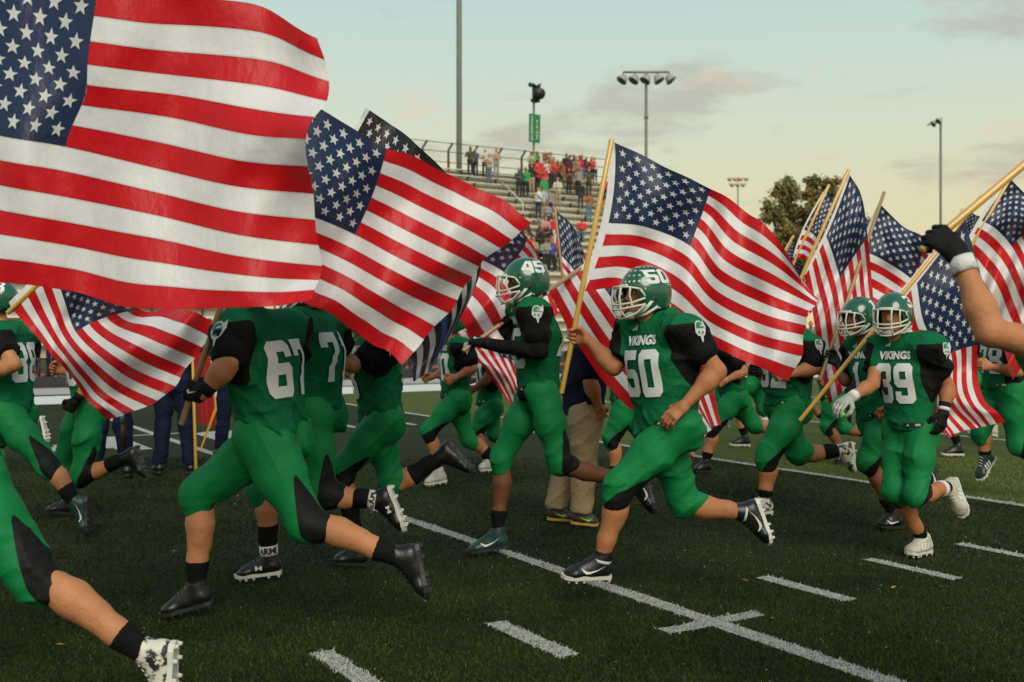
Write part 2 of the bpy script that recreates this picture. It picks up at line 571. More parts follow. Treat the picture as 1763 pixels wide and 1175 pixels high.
def blade_mat(name, a, b):
    m, nt, bs = newmat(name)
    c = mixc(nt, rng_map(nt, noise_fac(nt, .8, 6, rough=.65), .35, .65), a, b)
    nt.links.new(c, bs.inputs['Base Color']); bs.inputs['Roughness'].default_value = .9; bs.inputs['Specular IOR Level'].default_value = .1
    return m
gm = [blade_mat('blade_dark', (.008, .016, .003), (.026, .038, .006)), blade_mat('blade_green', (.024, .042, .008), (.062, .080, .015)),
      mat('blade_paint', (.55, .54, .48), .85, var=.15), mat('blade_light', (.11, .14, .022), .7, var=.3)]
tag(obj('grass', BV, np.arange(nb * 3).reshape(-1, 3), gm, smooth=False, midx=np.concatenate([m1, m2])),
    'short dark artificial turf blades covering the near field', 'grass', kind='stuff')

# a few dry leaves lying on the turf
mleaf = mat('dry_leaf', (.42, .22, .05), .8, var=.3)
for px, py in ((1331, 1072), (1538, 1018), (103, 1118), (300, 955), (1283, 1006)):
    z = FPX * CAMH / (py - YH); c = P(px, py, z); c[2] = .022
    a = rng.uniform(0, 6); r = .022
    pts = [(1, 0), (.35, .42), (-.2, .5), (-1, 0), (-.2, -.5), (.35, -.42)]
    V = [c + A(r * (x * math.cos(a) - y * math.sin(a)), r * (x * math.sin(a) + y * math.cos(a)), .006 * abs(y) + .004 * x) for x, y in pts]
    V += [c + A(0, 0, -.002)]
    tag(obj('fallen_leaf', V, [(i, (i + 1) % 6, 6) for i in range(6)], mleaf, origin=c), 'small dry orange leaf lying on the turf', 'leaf', 'dry leaves scattered on the turf')

# ================================================================== BLEACHERS
M_ALU = mat('bench_aluminium', (.64, .60, .47), .55, var=.12, vscale=1.5)
M_ALU2 = mat('foot_board', (.50, .46, .36), .7, var=.15, vscale=1.5)
M_STEEL = mat('dark_steel', (.055, .06, .05), .6, var=.2, metal=.3)
M_GALV = mat('grey_pole_paint', (.16, .165, .14), .6, var=.15, vscale=3)
RV, RH, RD, RR, NR = 53.0, 10.35, .72, .45, 22
BU0, BU1 = -2.0, 41.6
def row_v(r): return RV - RD * r
def row_h(r): return RH - RR * r
bl = empty('bleachers', FLD((BU0 + BU1) / 2, RV - RD * NR), 'tall stepped aluminium bleachers with long bench planks behind the field', 'bleachers')
def plank_mesh(w, t):
    m = MB().box((0, 0, 0), (BU1 - BU0, w, t), ax3)
    return mesh_data('plank', m.V, m.F, False)
PM_SEAT, PM_FOOT, PM_RISER = plank_mesh(.30, .05), plank_mesh(.40, .04), plank_mesh(.03, .32)
def plank(name, me, m, loc):
    o = bpy.data.objects.new(name, me)
    if not me.materials: me.materials.append(m)
    COL.objects.link(o); o.parent = bl
    o.location = (loc - org(bl)).tolist()
um = (BU0 + BU1) / 2
for r in range(NR):
    plank('seat_plank', PM_SEAT, M_ALU, FLD(um, row_v(r) - .18, row_h(r) + .02))
    plank('foot_plank', PM_FOOT, M_ALU2, FLD(um, row_v(r) - .56, row_h(r) - .38))
    plank('riser_plank', PM_RISER, M_ALU2, FLD(um, row_v(r) + .02, row_h(r) - .20))
mb = MB()
for r in range(NR):                                            # seat brackets
    for u in np.arange(BU0 + .6, BU1, 1.83):
        mb.box(FLD(u, row_v(r) - .2, row_h(r) - .17), (.06, .10, .33), ax3)
        mb.box(FLD(u, row_v(r) - .345, row_h(r) - .03), (.16, .03, .07), ax3)
o = mb.obj('seat_bracket', M_STEEL, bl, smooth=False); o['kind'] = 'stuff'
plank('top_walkway', plank_mesh(1.3, .06), M_ALU, FLD(um, RV + .75, RH - .05))
for u in (BU0, 12.5, 27, BU1):                                 # raking steel frames under the seats
    mb = MB()
    mb.tube([FLD(u, row_v(NR) - .2, .0), FLD(u, RV + 1.3, RH - .35)], .09, 6)
    for r in range(0, NR, 4):
        mb.tube([FLD(u, row_v(r), 0), FLD(u, row_v(r), row_h(r) - .5)], .07, 6)
    mb.tube([FLD(u, RV + 1.3, 0), FLD(u, RV + 1.3, RH - .1)], .09, 6)
    mb.obj('frame', M_STEEL, bl)
# aisle rail on the steps
mb = MB()
for a, b in ((3, 6), (8, 12), (14, 18)):
    u = 31.2
    p, q = FLD(u, row_v(a), row_h(a) + .55), FLD(u, row_v(b), row_h(b) + .55)
    mb.tube([p - A(0, 0, .9), p, q, q - A(0, 0, .9)], .03, 6)
mb.obj('aisle_rail', M_ALU, bl)
# fence along the top: posts with bent tops and wires
fn = empty('back_fence', FLD(um, RV + 1.35, RH), 'dark steel fence with bent post tops along the bleachers top', 'fence')
uu = np.arange(BU0, BU1 + .1, 1.67)
for u in uu:
    b = FLD(u, RV + 1.35, RH - .1)
    MB().tube([b, b + A(0, 0, 1.45), b + A(0, 0, 1.48) + FLD(.34, .10, .42)], .07, 6).obj('post', M_STEEL, fn)
for hh, du in ((1.88, .30), (1.35, 0), (.75, 0), (.12, 0)):
    MB().tube([FLD(BU0 + du, RV + 1.35 + du * .3, RH - .1 + hh), FLD(BU1 + du, RV + 1.35 + du * .3, RH - .1 + hh)], .022, 5).obj('rail', M_STEEL, fn)

# ================================================================== POLES
def pole_thing(name, px, ptop, z, r, label, cat):
    t = P(px, ptop, z)
    e = empty(name, A(t[0], t[1], 0), label, cat)
    MB().tube([A(t[0], t[1], -.03), A(t[0], t[1], t[2] * .5), t], [r * 1.15, r * 1.05, r], 12).obj('pole', M_GALV, e)
    return e, t
e, t = pole_thing('light_pole', 790, -420, 64, .155, 'thick grey steel pole rising out of frame above the bleachers', 'light pole')
MB().box(t + A(0, -.3, .2), (4.5, .2, .2)).obj('crossarm', M_GALV, e)
M_SHADE = mat('lamp_housing', (.32, .32, .25), .5, var=.2, vscale=3)
M_LENS = mat('lamp_glass', (.05, .05, .05), .15)
M_SHADEP = mat('lamp_housing_pink', (.72, .50, .40), .5, var=.2, vscale=3)
def flood(e, c, aim, s, m, parent=None):
    aim = unit(aim)
    p = MB().tube([c - aim * .30 * s, c - aim * .22 * s, c, c + aim * .22 * s, c + aim * .25 * s], [.10 * s, .2 * s, .33 * s, .42 * s, .43 * s], 12).obj('lamp', m, e)
    MB().tube([c + aim * .252 * s, c + aim * .256 * s], .40 * s, 12).obj('lens', M_LENS if m is not M_SHADEP else M_SHADEP, p)
e, t = pole_thing('light_pole', 1112, 124, 86, .12, 'slim grey pole with a row of five floodlights on a crossbar', 'light pole')
MB().box(t + A(0, 0, -.03), (3.7, .14, .14)).obj('crossarm', M_GALV, e)
for i in range(5):
    c = t + A(-1.85 + .925 * i, -.1, -.55)
    MB().tube([c + A(0, .1, .5), c + A(0, 0, .2)], .05, 6).obj('bracket', M_GALV, e)
    flood(e, c, A((-.55, -.5, -.45, .45, .6)[i], -.22, -.75), 1.1, M_SHADE)
for dy in (3.5, 7.2):
    MB().tube([t + A(0, 0, -dy), t + A(0, 0, -dy - .25)], .165, 10).obj('collar', M_GALV, e)
e, t = pole_thing('light_pole', 1619, 206, 80, .09, 'thin dark pole with side-facing floodlights above the flags', 'light pole')
for i in range(2):
    flood(e, t + A(-.15 - .30 * i, -.2 + .25 * i, -.10 - .16 * i), A(-.75, -.1, -.6), .62, M_SHADE)
MB().tube([t + A(.1, 0, .1), t + A(-1.0, 0, -.45)], .05, 6).obj('crossarm', M_GALV, e)
e, t = pole_thing('light_pole', 1270, 306, 150, .10, 'distant pole with seven small pinkish floodlights in two rows', 'light pole')
for row, n, y in ((0, 4, -.15), (1, 3, -.95)):
    for i in range(n):
        flood(e, t + A(-1.05 + .75 * i + .33 * row - .1, 0, y), A(-.15 + .1 * i, -.8, -.5), .8, M_SHADEP)
    MB().box(t + A(.0, .2, y + .1), (2.5, .08, .08)).obj('crossarm', M_GALV, e)
# loudspeaker pole with banner
e, t = pole_thing('speaker_pole', 918.5, 146, 66.5, .07, 'slim pole carrying black loudspeakers and a tall green banner', 'speaker pole')
M_BLACKP = mat('black_housing', (.02, .02, .02), .5)
z = 66.5
def pz(px, py, dz=0): return P(px, py, z + dz)
MB().tube([pz(923, 158), pz(926, 160, -.4), pz(929, 162, -.75)], [.15, .33, .36], 12).obj('speaker_horn', M_BLACKP, e)
MB().tube([pz(920, 153), pz(928, 148, -.2), pz(931, 144, -.2)], [.13, .12, .02], 8).obj('speaker_horn', M_BLACKP, e)
MB().tube([pz(921, 148), pz(917, 147, -.3), pz(912, 146, -.6)], [.08, .13, .14], 10).obj('speaker_horn', M_BLACKP, e)
MB().tube([pz(915, 173), pz(922, 174, -.2), pz(929, 173.5, -.2)], [.12, .14, .1], 10).obj('speaker_horn', M_BLACKP, e)
MB().tube([pz(919.5, 148, -.05), pz(919.5, 176, -.05)], .14, 8).obj('mount', M_BLACKP, e)
M_BAN = mat('banner_green', (.008, .16, .055), .7, var=.1, bump=[(3, .2)])
M_BTX = mat('banner_print', (.62, .60, .40), .7)
q = [pz(910, 244.5, -.35), pz(929, 247, -.1), pz(930, 198.5, -.1), pz(910.5, 195.5, -.35)]
n_ = unit(np.cross(q[1] - q[0], q[3] - q[0])) * .02
ban = obj('banner', q + [p - n_ for p in q], [(0, 1, 2, 3), (7, 6, 5, 4), (0, 4, 5, 1), (1, 5, 6, 2), (2, 6, 7, 3), (3, 7, 4, 0)], M_BAN, e, smooth=False)
def text_mesh(s, size=1., bold=.02):
    """flat letters from the built-in font as (verts, faces), centred on 0,0, height about size"""
    cu = bpy.data.curves.new('t', 'FONT'); cu.body = s; cu.size = size / .7; cu.offset = bold * size
    cu.align_x = 'CENTER'; cu.align_y = 'CENTER'; cu.resolution_u = 2
    ob = bpy.data.objects.new('t', cu); COL.objects.link(ob)
    dg = bpy.context.evaluated_depsgraph_get()
    me = ob.evaluated_get(dg).to_mesh()
    V = np.array([v.co[:] for v in me.vertices]); F = [list(p.vertices) for p in me.polygons]
    ob.evaluated_get(dg).to_mesh_clear()
    bpy.data.objects.remove(ob); bpy.data.curves.remove(cu)
    return V, F
bx, by = unit(q[1] - q[0]), unit(q[3] - q[0])
for word, fx, y0, y1 in (('VALPARAISO', .27, .88, .10), ('VIKINGS', .73, .76, .16)):
    mb = MB()
    for i, ch in enumerate(word):
        fy = y0 + (y1 - y0) * i / (len(word) - 1)
        c = q[0] + (q[1] - q[0]) * fx + (q[3] - q[0]) * fy + n_ * .3
        V, F = text_mesh(ch, .125, .05)
        mb.add([c + bx * v[0] * 1.1 + by * v[1] for v in V], F)
    mb.obj('lettering', M_BTX, ban, smooth=False)

# ================================================================== TREES
M_BARK = mat('bark', (.07, .05, .03), .95, var=.3, vscale=20, bump=[(30, .6)])
def leaf_mats(base):
    return [mat('leaf_%d' % i, c, .75, var=.25) for i, c in enumerate(base)]
LM1 = leaf_mats([(.17, .17, .045), (.22, .19, .05), (.31, .18, .05), (.11, .115, .032)])
LM2 = leaf_mats([(.06, .075, .022), (.08, .085, .024), (.10, .085, .026), (.04, .05, .018)])
def tree(c, H, clumps, nleaf, lm, label, leaf=.22, seed=1, group=None):
    g = np.random.default_rng(seed)
    e = empty('tree', c, label, 'tree', group)
    mb = MB()
    top = c + A(0, 0, H * .75)
    mb.tube([c - A(0, 0, .1), c + A(.1, 0, H * .25), c + A(-.1, .1, H * .5), top], [.035 * H, .026 * H, .017 * H, .006 * H], 9)
    for (dx, dy, hz, r) in clumps:
        st = c + A(0, 0, H * g.uniform(.2, .5))
        en = c + A(dx, dy, hz)
        mid = (st + en) / 2 + g.normal(0, .15, 3)
        mb.tube([st, mid, en], [.011 * H, .007 * H, .003 * H], 6)
        for _ in range(5):
            d = g.normal(0, 1, 3); d = unit(d) * r * .85
            mb.tube([mid + (en - mid) * g.uniform(.2, 1), en + d * .5, en + d], [.004 * H, .0025 * H, .001 * H], 4)
    mb.obj('trunk', M_BARK, e)
    V, mi = [], []
    for (dx, dy, hz, r) in clumps:
        n = int(nleaf * r * r / sum(q[3] ** 2 for q in clumps))
        nsub = 14
        sub = g.normal(0, 1, (nsub, 3)); sub = sub / np.linalg.norm(sub, axis=1)[:, None] * r * g.uniform(.35, 1.0, (nsub, 1))
        k = g.integers(0, nsub, n)
        p = c + A(dx, dy, hz) + sub[k] + g.normal(0, r * .20, (n, 3))
        s = leaf * g.uniform(.6, 1.4, n)
        a = g.normal(0, 1, (n, 3)); a /= np.linalg.norm(a, axis=1)[:, None]
        b = np.cross(a, g.normal(0, 1, (n, 3))); b /= np.linalg.norm(b, axis=1)[:, None]
        q = np.stack([p - a * s[:, None], p + b * s[:, None] * .5, p + a * s[:, None], p - b * s[:, None] * .5], 1)
        V.append(q.reshape(-1, 3))
        tone = g.choice(len(lm), nsub, p=[.35, .25, .2, .2])
        mi.append(np.where(g.uniform(0, 1, n) < .75, tone[k], g.integers(0, len(lm), n)))
    V = np.concatenate(V)
    o = obj('crown', V, np.arange(len(V)).reshape(-1, 4), lm, e, smooth=False, midx=np.concatenate(mi))
    return e
zt = 92.0
def tc_(px, py, r, dz=0):
    b = P(1372, 600, zt); p = P(px, py, zt + dz)
    return (p[0] - b[0], dz, p[2], r / FPX * zt)
base_t = P(1372, 600, zt); base_t[2] = 0
tree(base_t, 13.5, [tc_(1352, 331, 21), tc_(1398, 326, 19), tc_(1434, 322, 18), tc_(1330, 372, 24), tc_(1368, 372, 26, 1), tc_(1405, 365, 24), tc_(1440, 370, 26), tc_(1345, 410, 26),
     tc_(1385, 415, 28, -1), tc_(1425, 420, 28), tc_(1470, 400, 26), tc_(1365, 450, 26), tc_(1410, 465, 30), tc_(1455, 460, 28)], 30000, LM1,
     'tall autumn tree with brown and olive leaves behind the flags', .17, 3)
for i, (px, d, hh, w) in enumerate(((1180, 125, 6.0, 4.2), (1262, 130, 5.0, 4.0), (1530, 118, 7.0, 4.6), (1640, 120, 6.2, 4.6), (1740, 116, 7.2, 5.0), (1840, 118, 6.5, 5.0), (60, 120, 8, 5.5), (-60, 118, 8, 5.5), (180, 122, 7, 5.5))):
    c = P(px, 600, d); c[2] = 0
    g = np.random.default_rng(40 + i)
    cl = [(g.uniform(-w, w), g.uniform(-2, 2), hh * g.uniform(.3, .85), g.uniform(1.3, 2.2)) for _ in range(9)]
    tree(c, hh, cl, 4500, LM2, 'low dull green tree on the far horizon behind the field', .26, 60 + i, 'trees along the far horizon')
# ================================================================== PEOPLE: materials
KN = [(160, .25), (420, .2)]
def cloth(name, col, rough=.7, **kw): return mat(name, col, rough, var=kw.pop('var', .17), vscale=5, bump=kw.pop('bump', [(10, .55), (27, .22), (300, .06)]), sheen=kw.pop('sheen', 0.), spec=kw.pop('spec', .12), bdist=.035, **kw)
M_JERSEY = cloth('jersey_green', (.0035, .118, .040), .70, mask='mask', mcol=(.006, .006, .006))
M_PANTS = cloth('pants_green', (.0035, .168, .044), .62, mask='mask', mcol=(.006, .006, .006), spec=.2, bump=[(8, .30), (22, .10), (500, .03)])
M_BLACKC = cloth('black_knit', (.006, .006, .006), .8)
M_WHITEC = cloth('white_knit', (.62, .61, .57), .8)
M_NUM = mat('white_print', (.66, .67, .63), .6, var=.06, bump=[(200, .15)])
M_GREY = mat('grey_print', (.50, .52, .49), .6, var=.1)
M_GREENP = mat('green_print', (.015, .17, .085), .6)
def skin(name, c): return mat(name, c, .55, var=.22, vscale=14, bump=[(220, .25), (40, .35), (12, .3)], spec=.35, bdist=.012)
SK = {'light': skin('skin_light', (.45, .190, .080)), 'tan': skin('skin_tan', (.39, .155, .060)), 'pale': skin('skin_pale', (.48, .22, .10)),
      'brown': skin('skin_brown', (.15, .055, .022)), 'mid': skin('skin_mid', (.24, .090, .036))}
M_HAIR = mat('hair_dark', (.02, .014, .01), .6, var=.3, vscale=30, bump=[(90, .5)])
M_EYE = mat('eye_white', (.7, .68, .64), .25)
M_PUPIL = mat('pupil', (.01, .008, .006), .15)
M_LIP = mat('lips', (.30, .10, .08), .45)
M_HELM = mat('helmet_green', (.006, .085, .042), .22, var=.12, vscale=8, spec=.6, coat=.6, bump=[(6, .03)])
M_MASK = mat('mask_enamel', (.56, .56, .46), .3, var=.08, spec=.5)
M_CUP = mat('chin_cup', (.5, .52, .42), .4)
M_DARK = mat('dark_rubber', (.012, .012, .012), .6)
M_SHOEB = mat('shoe_black', (.008, .008, .009), .35, var=.3, vscale=12, bump=[(60, .2)])
M_SHOEG = mat('shoe_teal', (.010, .040, .034), .4, var=.3, vscale=12, bump=[(60, .2)])
M_SHOEW = mat('shoe_white', (.44, .42, .34), .55, var=.45, vscale=32, bump=[(50, .4)])
M_SHOEM = mat('shoe_marbled', (.55, .53, .44), .5)
def _marble():
    nt = M_SHOEM.node_tree; bs = nt.nodes['Principled BSDF']
    f = noise_fac(nt, 26, 5, rough=.7)
    nt.links.new(mixc(nt, rng_map(nt, f, .50, .54), (.58, .56, .46), (.015, .015, .015)), bs.inputs['Base Color'])
_marble()
M_SOLEW = mat('sole_white', (.58, .57, .50), .5, var=.15)
M_SOLEB = mat('sole_black', (.02, .02, .02), .5)
M_GLOVEB = mat('glove_black', (.006, .006, .006), .75, spec=.2, var=.3, vscale=20, bump=[(80, .4)])
M_GLOVEW = mat('glove_white', (.33, .34, .30), .55, var=.3, vscale=20, bump=[(80, .4)])
M_GLOVEG = mat('glove_green', (.015, .035, .022), .5, var=.6, vscale=30, bump=[(80, .4)])
M_NEON = mat('neon_green', (.16, .75, .05), .5)

def wr_fn(seed, amp, f=34.):
    g = np.random.default_rng(seed)
    ks = [unit(g.normal(0, 1, 3) * A(1, 1, 1.5)) * f * g.uniform(.7, 1.3) for _ in range(4)]
    ph = g.uniform(0, 6.28, 8)
    def fn(X, Y, Z):
        w = 0
        for i in range(4):
            k = ks[i]; q = ks[(i + 1) % 4] * .40
            arg = k[0] * X + k[1] * Y + k[2] * Z + ph[i] + 1.8 * np.sin(q[0] * X + q[1] * Y + q[2] * Z + ph[i + 4])
            pt = .5 + .5 * np.sin(.31 * (k[1] * X - k[2] * Y + k[0] * Z) + 2 * ph[i + 4])
            w = w - (1 - np.abs(np.sin(.5 * arg))) ** 3 * pt ** 2 + .22 * np.sin(arg * .5)
        return amp * w
    return fn

# ------------------------------------------------------------------ hands
def hand_mesh(Wp, D, N, T, pose='grip', s=1., fat=1., h=.0042, fd=None):
    ang = {'grip': (58, 148, 222), 'fist': (72, 165, 240), 'relax': (28, 62, 88), 'open': (8, 22, 34)}[pose]
    S = SDF()
    fd = D if fd is None else fd
    S.cone(Wp - fd * .045 * s, Wp + D * .01 * s, .029 * s * fat, .027 * s * fat, .02)
    S.oval(Wp + D * .012 * s, Wp + D * .078 * s, T, .031 * s * fat, .018 * s * fat, .040 * s * fat, .015 * s * fat, .02)
    for i, (o, L) in enumerate(((.031, .93), (.0105, 1.05), (-.0105, 1.0), (-.031, .80))):
        p = Wp + D * (.083 - .006 * (i == 3)) * s + T * o * s * fat
        r = (.0098 - .0009 * (i == 3)) * s * fat ** .4
        a0 = (i - 1.5) * 3
        for ln, a in zip((.043, .028, .022), ang):
            a = math.radians(a + a0)
            q = p + (D * math.cos(a) + N * math.sin(a)) * ln * L * s
            S.cone(p, q, r, r * .93, .0025); p, r = q, r * .93
    p = Wp + D * .022 * s + T * .026 * s + N * .010 * s
    tw = {'grip': .5, 'fist': .55, 'relax': .35, 'open': .1}[pose]
    for ln, d, r0, r1 in ((.042, D * .62 + T * .62 + N * .45, .0165, .0125), (.034, D * .72 - T * (tw - .35) + N * (.35 + tw), .0122, .0112), (.027, D * .45 - T * (tw + .1) + N * (.2 + tw), .011, .0095)):
        q = p + unit(d) * ln * s
        S.cone(p, q, r0 * s * fat, r1 * s * fat, .010); p = q
    return S.mesh(h * s)

# ------------------------------------------------------------------ shoes
def foot_frame(K, An, T):
    d = T - An; L = np.linalg.norm(d)
    e1 = d / L
    k = K - An; e2 = k - e1 * (k @ e1); e2 = unit(e2)
    dn = min(.072, L * .6); f = math.sqrt(L * L - dn * dn); al = math.atan2(dn, f)
    f = min(f, .212)
    F = math.cos(al) * e1 + math.sin(al) * e2
    U = -math.sin(al) * e1 + math.cos(al) * e2
    return F, np.cross(U, F), U, f
OUTL = [(-.062, .0), (-.056, .024), (-.03, .034), (.03, .033), (.085, .038), (.13, .046), (.165, .043), (.19, .03), (.203, .0)]
def shoe(parent, K, An, T, m, msole, s=1., logo=None, collar=.045, h=.0075, logo_m=None, lside=1, studs=True):
    F, S_, U, f = foot_frame(K, An, T)
    L = f / .2
    B = lambda x, y, z: An + F * x * (L if x > 0 else 1) + S_ * y * s + U * z * s
    S = SDF()
    S.cone(B(-.022, 0, -.038), B(.05, 0, -.04), .037 * s, .036 * s, .03)
    S.oval(B(.05, 0, -.045), B(.135, 0, -.05), S_, .037 * s, .034 * s, .044 * s, .028 * s, .03)
    S.oval(B(.135, 0, -.048), B(.168, 0, -.053), S_, .043 * s, .027 * s, .036 * s, .020 * s, .03)
    S.cone(B(-.004, 0, -.02), B(-.004, 0, 0) + unit(K - An) * collar * s, .043 * s, .041 * s, .03)
    S.cone(B(.005, 0, .015), B(.095, 0, -.025), .034 * s, .026 * s, .03)
    S.cut(An - U * .064 * s, U)
    V, Fq = S.mesh(h)
    o = obj('shoe', V, Fq, m, parent)
    ring = OUTL + [(x, -y) for x, y in OUTL[-2:0:-1]]
    mb = MB()
    n = len(ring)
    tz = lambda x: .006 * max(0, (x - .12) / .08) ** 2
    V2 = [B(x, y * 1.04, -.060 + tz(x)) for x, y in ring] + [B(x, y, -.079 + tz(x)) for x, y in ring]
    mb.add(V2, [[(i + 1) % n, i, n + i, n + (i + 1) % n] for i in range(n)] + [list(range(n)), list(range(2 * n - 1, n - 1, -1))])
    if studs:
        for x, y in ((-.045, .02), (-.045, -.02), (.01, .024), (.01, -.024), (.09, .03), (.09, -.03), (.13, .036), (.13, -.036), (.165, .022), (.165, -.022)):
            mb.tube([B(x, y, -.078), B(x, y, -.093)], [.0085 * s, .006 * s], 6)
    mb.obj('sole', msole, o, smooth=False)
    # laces across the tongue
    mb = MB()
    bv = bvh_of(V, Fq)
    for x in (.035, .055, .075, .095):
        pts = []
        for y in (-.024, -.012, 0, .012, .024):
            ht = bv.ray_cast(Vector(B(x, y, .12)), Vector(-U))
            if ht[0] is not None: pts.append(np.array(ht[0]) + U * .002)
        if len(pts) > 2: mb.tube(pts, .003, 5)
    if mb.V: mb.obj('laces', msole if m is not M_SHOEB else M_DARK, o)
    if logo:
        sw = {'tick': [[(-.055, .012), (-.045, -.006), (-.03, -.018), (-.028, -.004), (-.038, .002)], [(-.03, -.018), (-.01, -.016), (-.008, -.004), (-.028, -.004)], [(-.01, -.016), (.03, .0), (.03, .005), (-.008, -.004)], [(.03, 0), (.075, .028), (.03, .005)]],
              'bars': [[(x, -.02), (x + .013, -.02), (x + .028, .022), (x + .015, .022)] for x in (-.04, -.015, .01)],
              'mark': [[(-.02, -.012), (-.008, -.012), (-.008, .012), (-.02, .012)], [(-.008, -.004), (.008, -.004), (.008, .004), (-.008, .004)], [(.008, -.012), (.02, -.012), (.02, .012), (.008, .012)]]}[logo]
        for sd in (1, -1):
            x = -F if sd * 1 > 0 else F
            nrm = S_ * sd
            xx = np.cross(U, nrm)
            sgn = 1 if xx @ F < 0 else -1
            polys = [[(px * sgn * (1 if sgn > 0 else 1), py) for px, py in q] for q in sw]
            if sgn < 0: polys = [q[::-1] for q in polys]
            decal('emblem', polys, B(.055, 0, -.03), xx, U, bv, logo_m or M_NUM, o, .003, .12)
    return V

def decal(name, polys, c, x, y, bv, m, parent, off=.004, far=.3):
    n = unit(np.cross(x, y))
    V, F, cache = [], [], {}
    for q in polys:
        ids = []
        for px, py in q:
            key = (round(px, 5), round(py, 5))
            if key not in cache:
                p = c + x * px + y * py + n * far
                ht = bv.ray_cast(Vector(p), Vector(-n), far * 2)
                if ht[0] is None: cache[key] = None
                else:
                    cache[key] = len(V); V.append(np.array(ht[0]) + n * off)
            ids.append(cache[key])
        if None not in ids: F.append(ids)
    if not F: return None
    return obj(name, V, F, m, parent, smooth=True)

# ------------------------------------------------------------------ helmet
def helmet(parent, H, f, u, s, number=None, stars=False, look_m=None):
    f = unit(f); u = unit(u - f * (u @ f)); l = np.cross(u, f)
    c = H + u * .022 * s - f * .008 * s
    RF, RS, RU = .140 * s, .114 * s, .134 * s
    def sph(phi, el, k=1.):
        cp, sp = math.cos(phi), math.sin(phi)
        ce, se = math.cos(el), math.sin(el)
        w = ce if el >= 0 else max(ce, 0) ** .38
        xx = cp * w * RF * (1.0 if cp > 0 else 1.02)
        return c + f * xx * k + l * sp * w * RS * k + u * se * RU * k
    def elmin(a):
        a = abs(math.degrees(a))
        if a < 44: e = 9 - 3 * (a / 44)
        elif a < 60: e = 6 - 36 * ((a - 44) / 16) ** .8
        elif a < 74: e = -30 - 24 * (a - 60) / 14
        elif a < 112: e = -54
        elif a < 140: e = -54 + 16 * (a - 112) / 28
        else: e = -38
        return math.radians(e)
    n, m = 80, 18
    V, F = [], []
    for k in (1., .93):
        for i in range(n):
            ph = -math.pi + 2 * math.pi * i / n
            e0 = elmin(ph)
            for j in range(m):
                V.append(sph(ph, e0 + (math.radians(89.5) - e0) * (j / (m - 1)) ** .9, k))
    for i in range(n):
        i2 = (i + 1) % n
        for j in range(m - 1):
            F.append((i * m + j, i2 * m + j, i2 * m + j + 1, i * m + j + 1))
            o = n * m
            F.append((o + i * m + j, o + i * m + j + 1, o + i2 * m + j + 1, o + i2 * m + j))
        F.append((i * m, n * m + i * m, n * m + i2 * m, i2 * m))
    hm = obj('helmet', V, F, M_HELM, parent)
    L = lambda x, y, z: c + f * x * s + l * y * s + u * z * s
    mb = MB()
    r = .0058 * s
    def bar(pts):
        pts = [np.array(p, float) for p in pts]
        q = [pts[0]]
        for a, b in zip(pts[:-1], pts[1:]): q += [a + (b - a) * .5, b]
        mb.tube([L(*p) for p in q], r, 7)
    sy = lambda pts: [(x, -y, z) for x, y, z in pts] + [(x, y, z) for x, y, z in pts[::-1] if y > 1e-6]
    bar(sy([(.085, .100, .010), (.135, .080, .022), (.165, .042, .026), (.172, .0, .027)]))
    bar(sy([(.085, .100, .010), (.062, .110, -.030)]) [:2]); bar([(.085, .100, .010), (.062, .110, -.030)])
    bar(sy([(.062, .110, -.038), (.125, .088, -.058), (.172, .046, -.066), (.184, .0, -.068)]))
    bar(sy([(.062, .108, -.070), (.125, .088, -.080), (.175, .046, -.090), (.188, .0, -.092)]))
    bar(sy([(.062, .108, -.070), (.100, .082, -.112), (.148, .040, -.136), (.160, .0, -.140)]))
    for y in (-.043, .043):
        bar([(.165, y, .026), (.178, y, -.03), (.174, y, -.067), (.176, y, -.091), (.148, y * .95, -.136)])
    for y in (-.083, .083):
        bar([(.132, y, .022), (.140, y, -.02), (.130, y, -.058), (.128, y, -.081)])
    mb.obj('face_mask', M_MASK, hm)
    mb = MB().ball(L(.098, 0, -.128), (.030 * s, .034 * s, .022 * s), 12, 8, [f, l, u])
    mb.obj('chin_cup', M_CUP, hm)
    mb = MB()
    for y in (-1, 1):
        mb.tube([L(.02, y * .112, -.05), L(.06, y * .092, -.10), L(.09, y * .034, -.128)], [(.010 * s, .003 * s)] * 3, 6)
        mb.tube([L(-.01, y * .108, -.085), L(.05, y * .085, -.122), L(.085, y * .03, -.135)], [(.008 * s, .003 * s)] * 3, 6)
    mb.obj('chin_strap', M_CUP, hm)
    mb = MB()
    for y in (-1, 1):
        cc = sph(y * math.radians(86), math.radians(-20), 1.003)
        MB().ball(cc, (.021 * s, .006 * s, .015 * s), 12, 6, [unit(f - u * .25), l, unit(u + f * .25)]).obj('ear_hole', M_DARK, hm)
    mb = MB()
    for y in (-1, 1):
        for a, e in ((66, 4), (66, -38), (100, -44), (128, 10)):
            MB().ball(sph(y * math.radians(a), math.radians(e), 1.004), .0055 * s, 8, 5).obj('rivet', M_MASK, hm)
    MB().tube([sph(math.radians(a), math.radians(-41), 1.0) for a in range(150, 215, 8)], [(.014 * s, .006 * s)] * 9, 6).obj('neck_bumper', M_CUP, hm)
    MB().tube([sph(math.radians(a), math.radians(12), 1.015) for a in range(-24, 25, 6)], [(.011 * s, .006 * s)] * 9, 6).obj('front_bumper', M_MASK, hm)
    if number:
        for sd in (1, -1):
            V, F = [], []
            for q in glyph_polys(number, .140 * s * len(number) / 2, .088 * s, .1):
                ids = []
                for x, y in q:
                    el = math.radians(33) + y / RU
                    ph = sd * math.radians(104) + x / (RF * math.cos(el) * .92)
                    ids.append(len(V)); V.append(sph(ph, el, 1.012))
                F.append(ids)
            obj('number', V, F, M_NUM, hm)
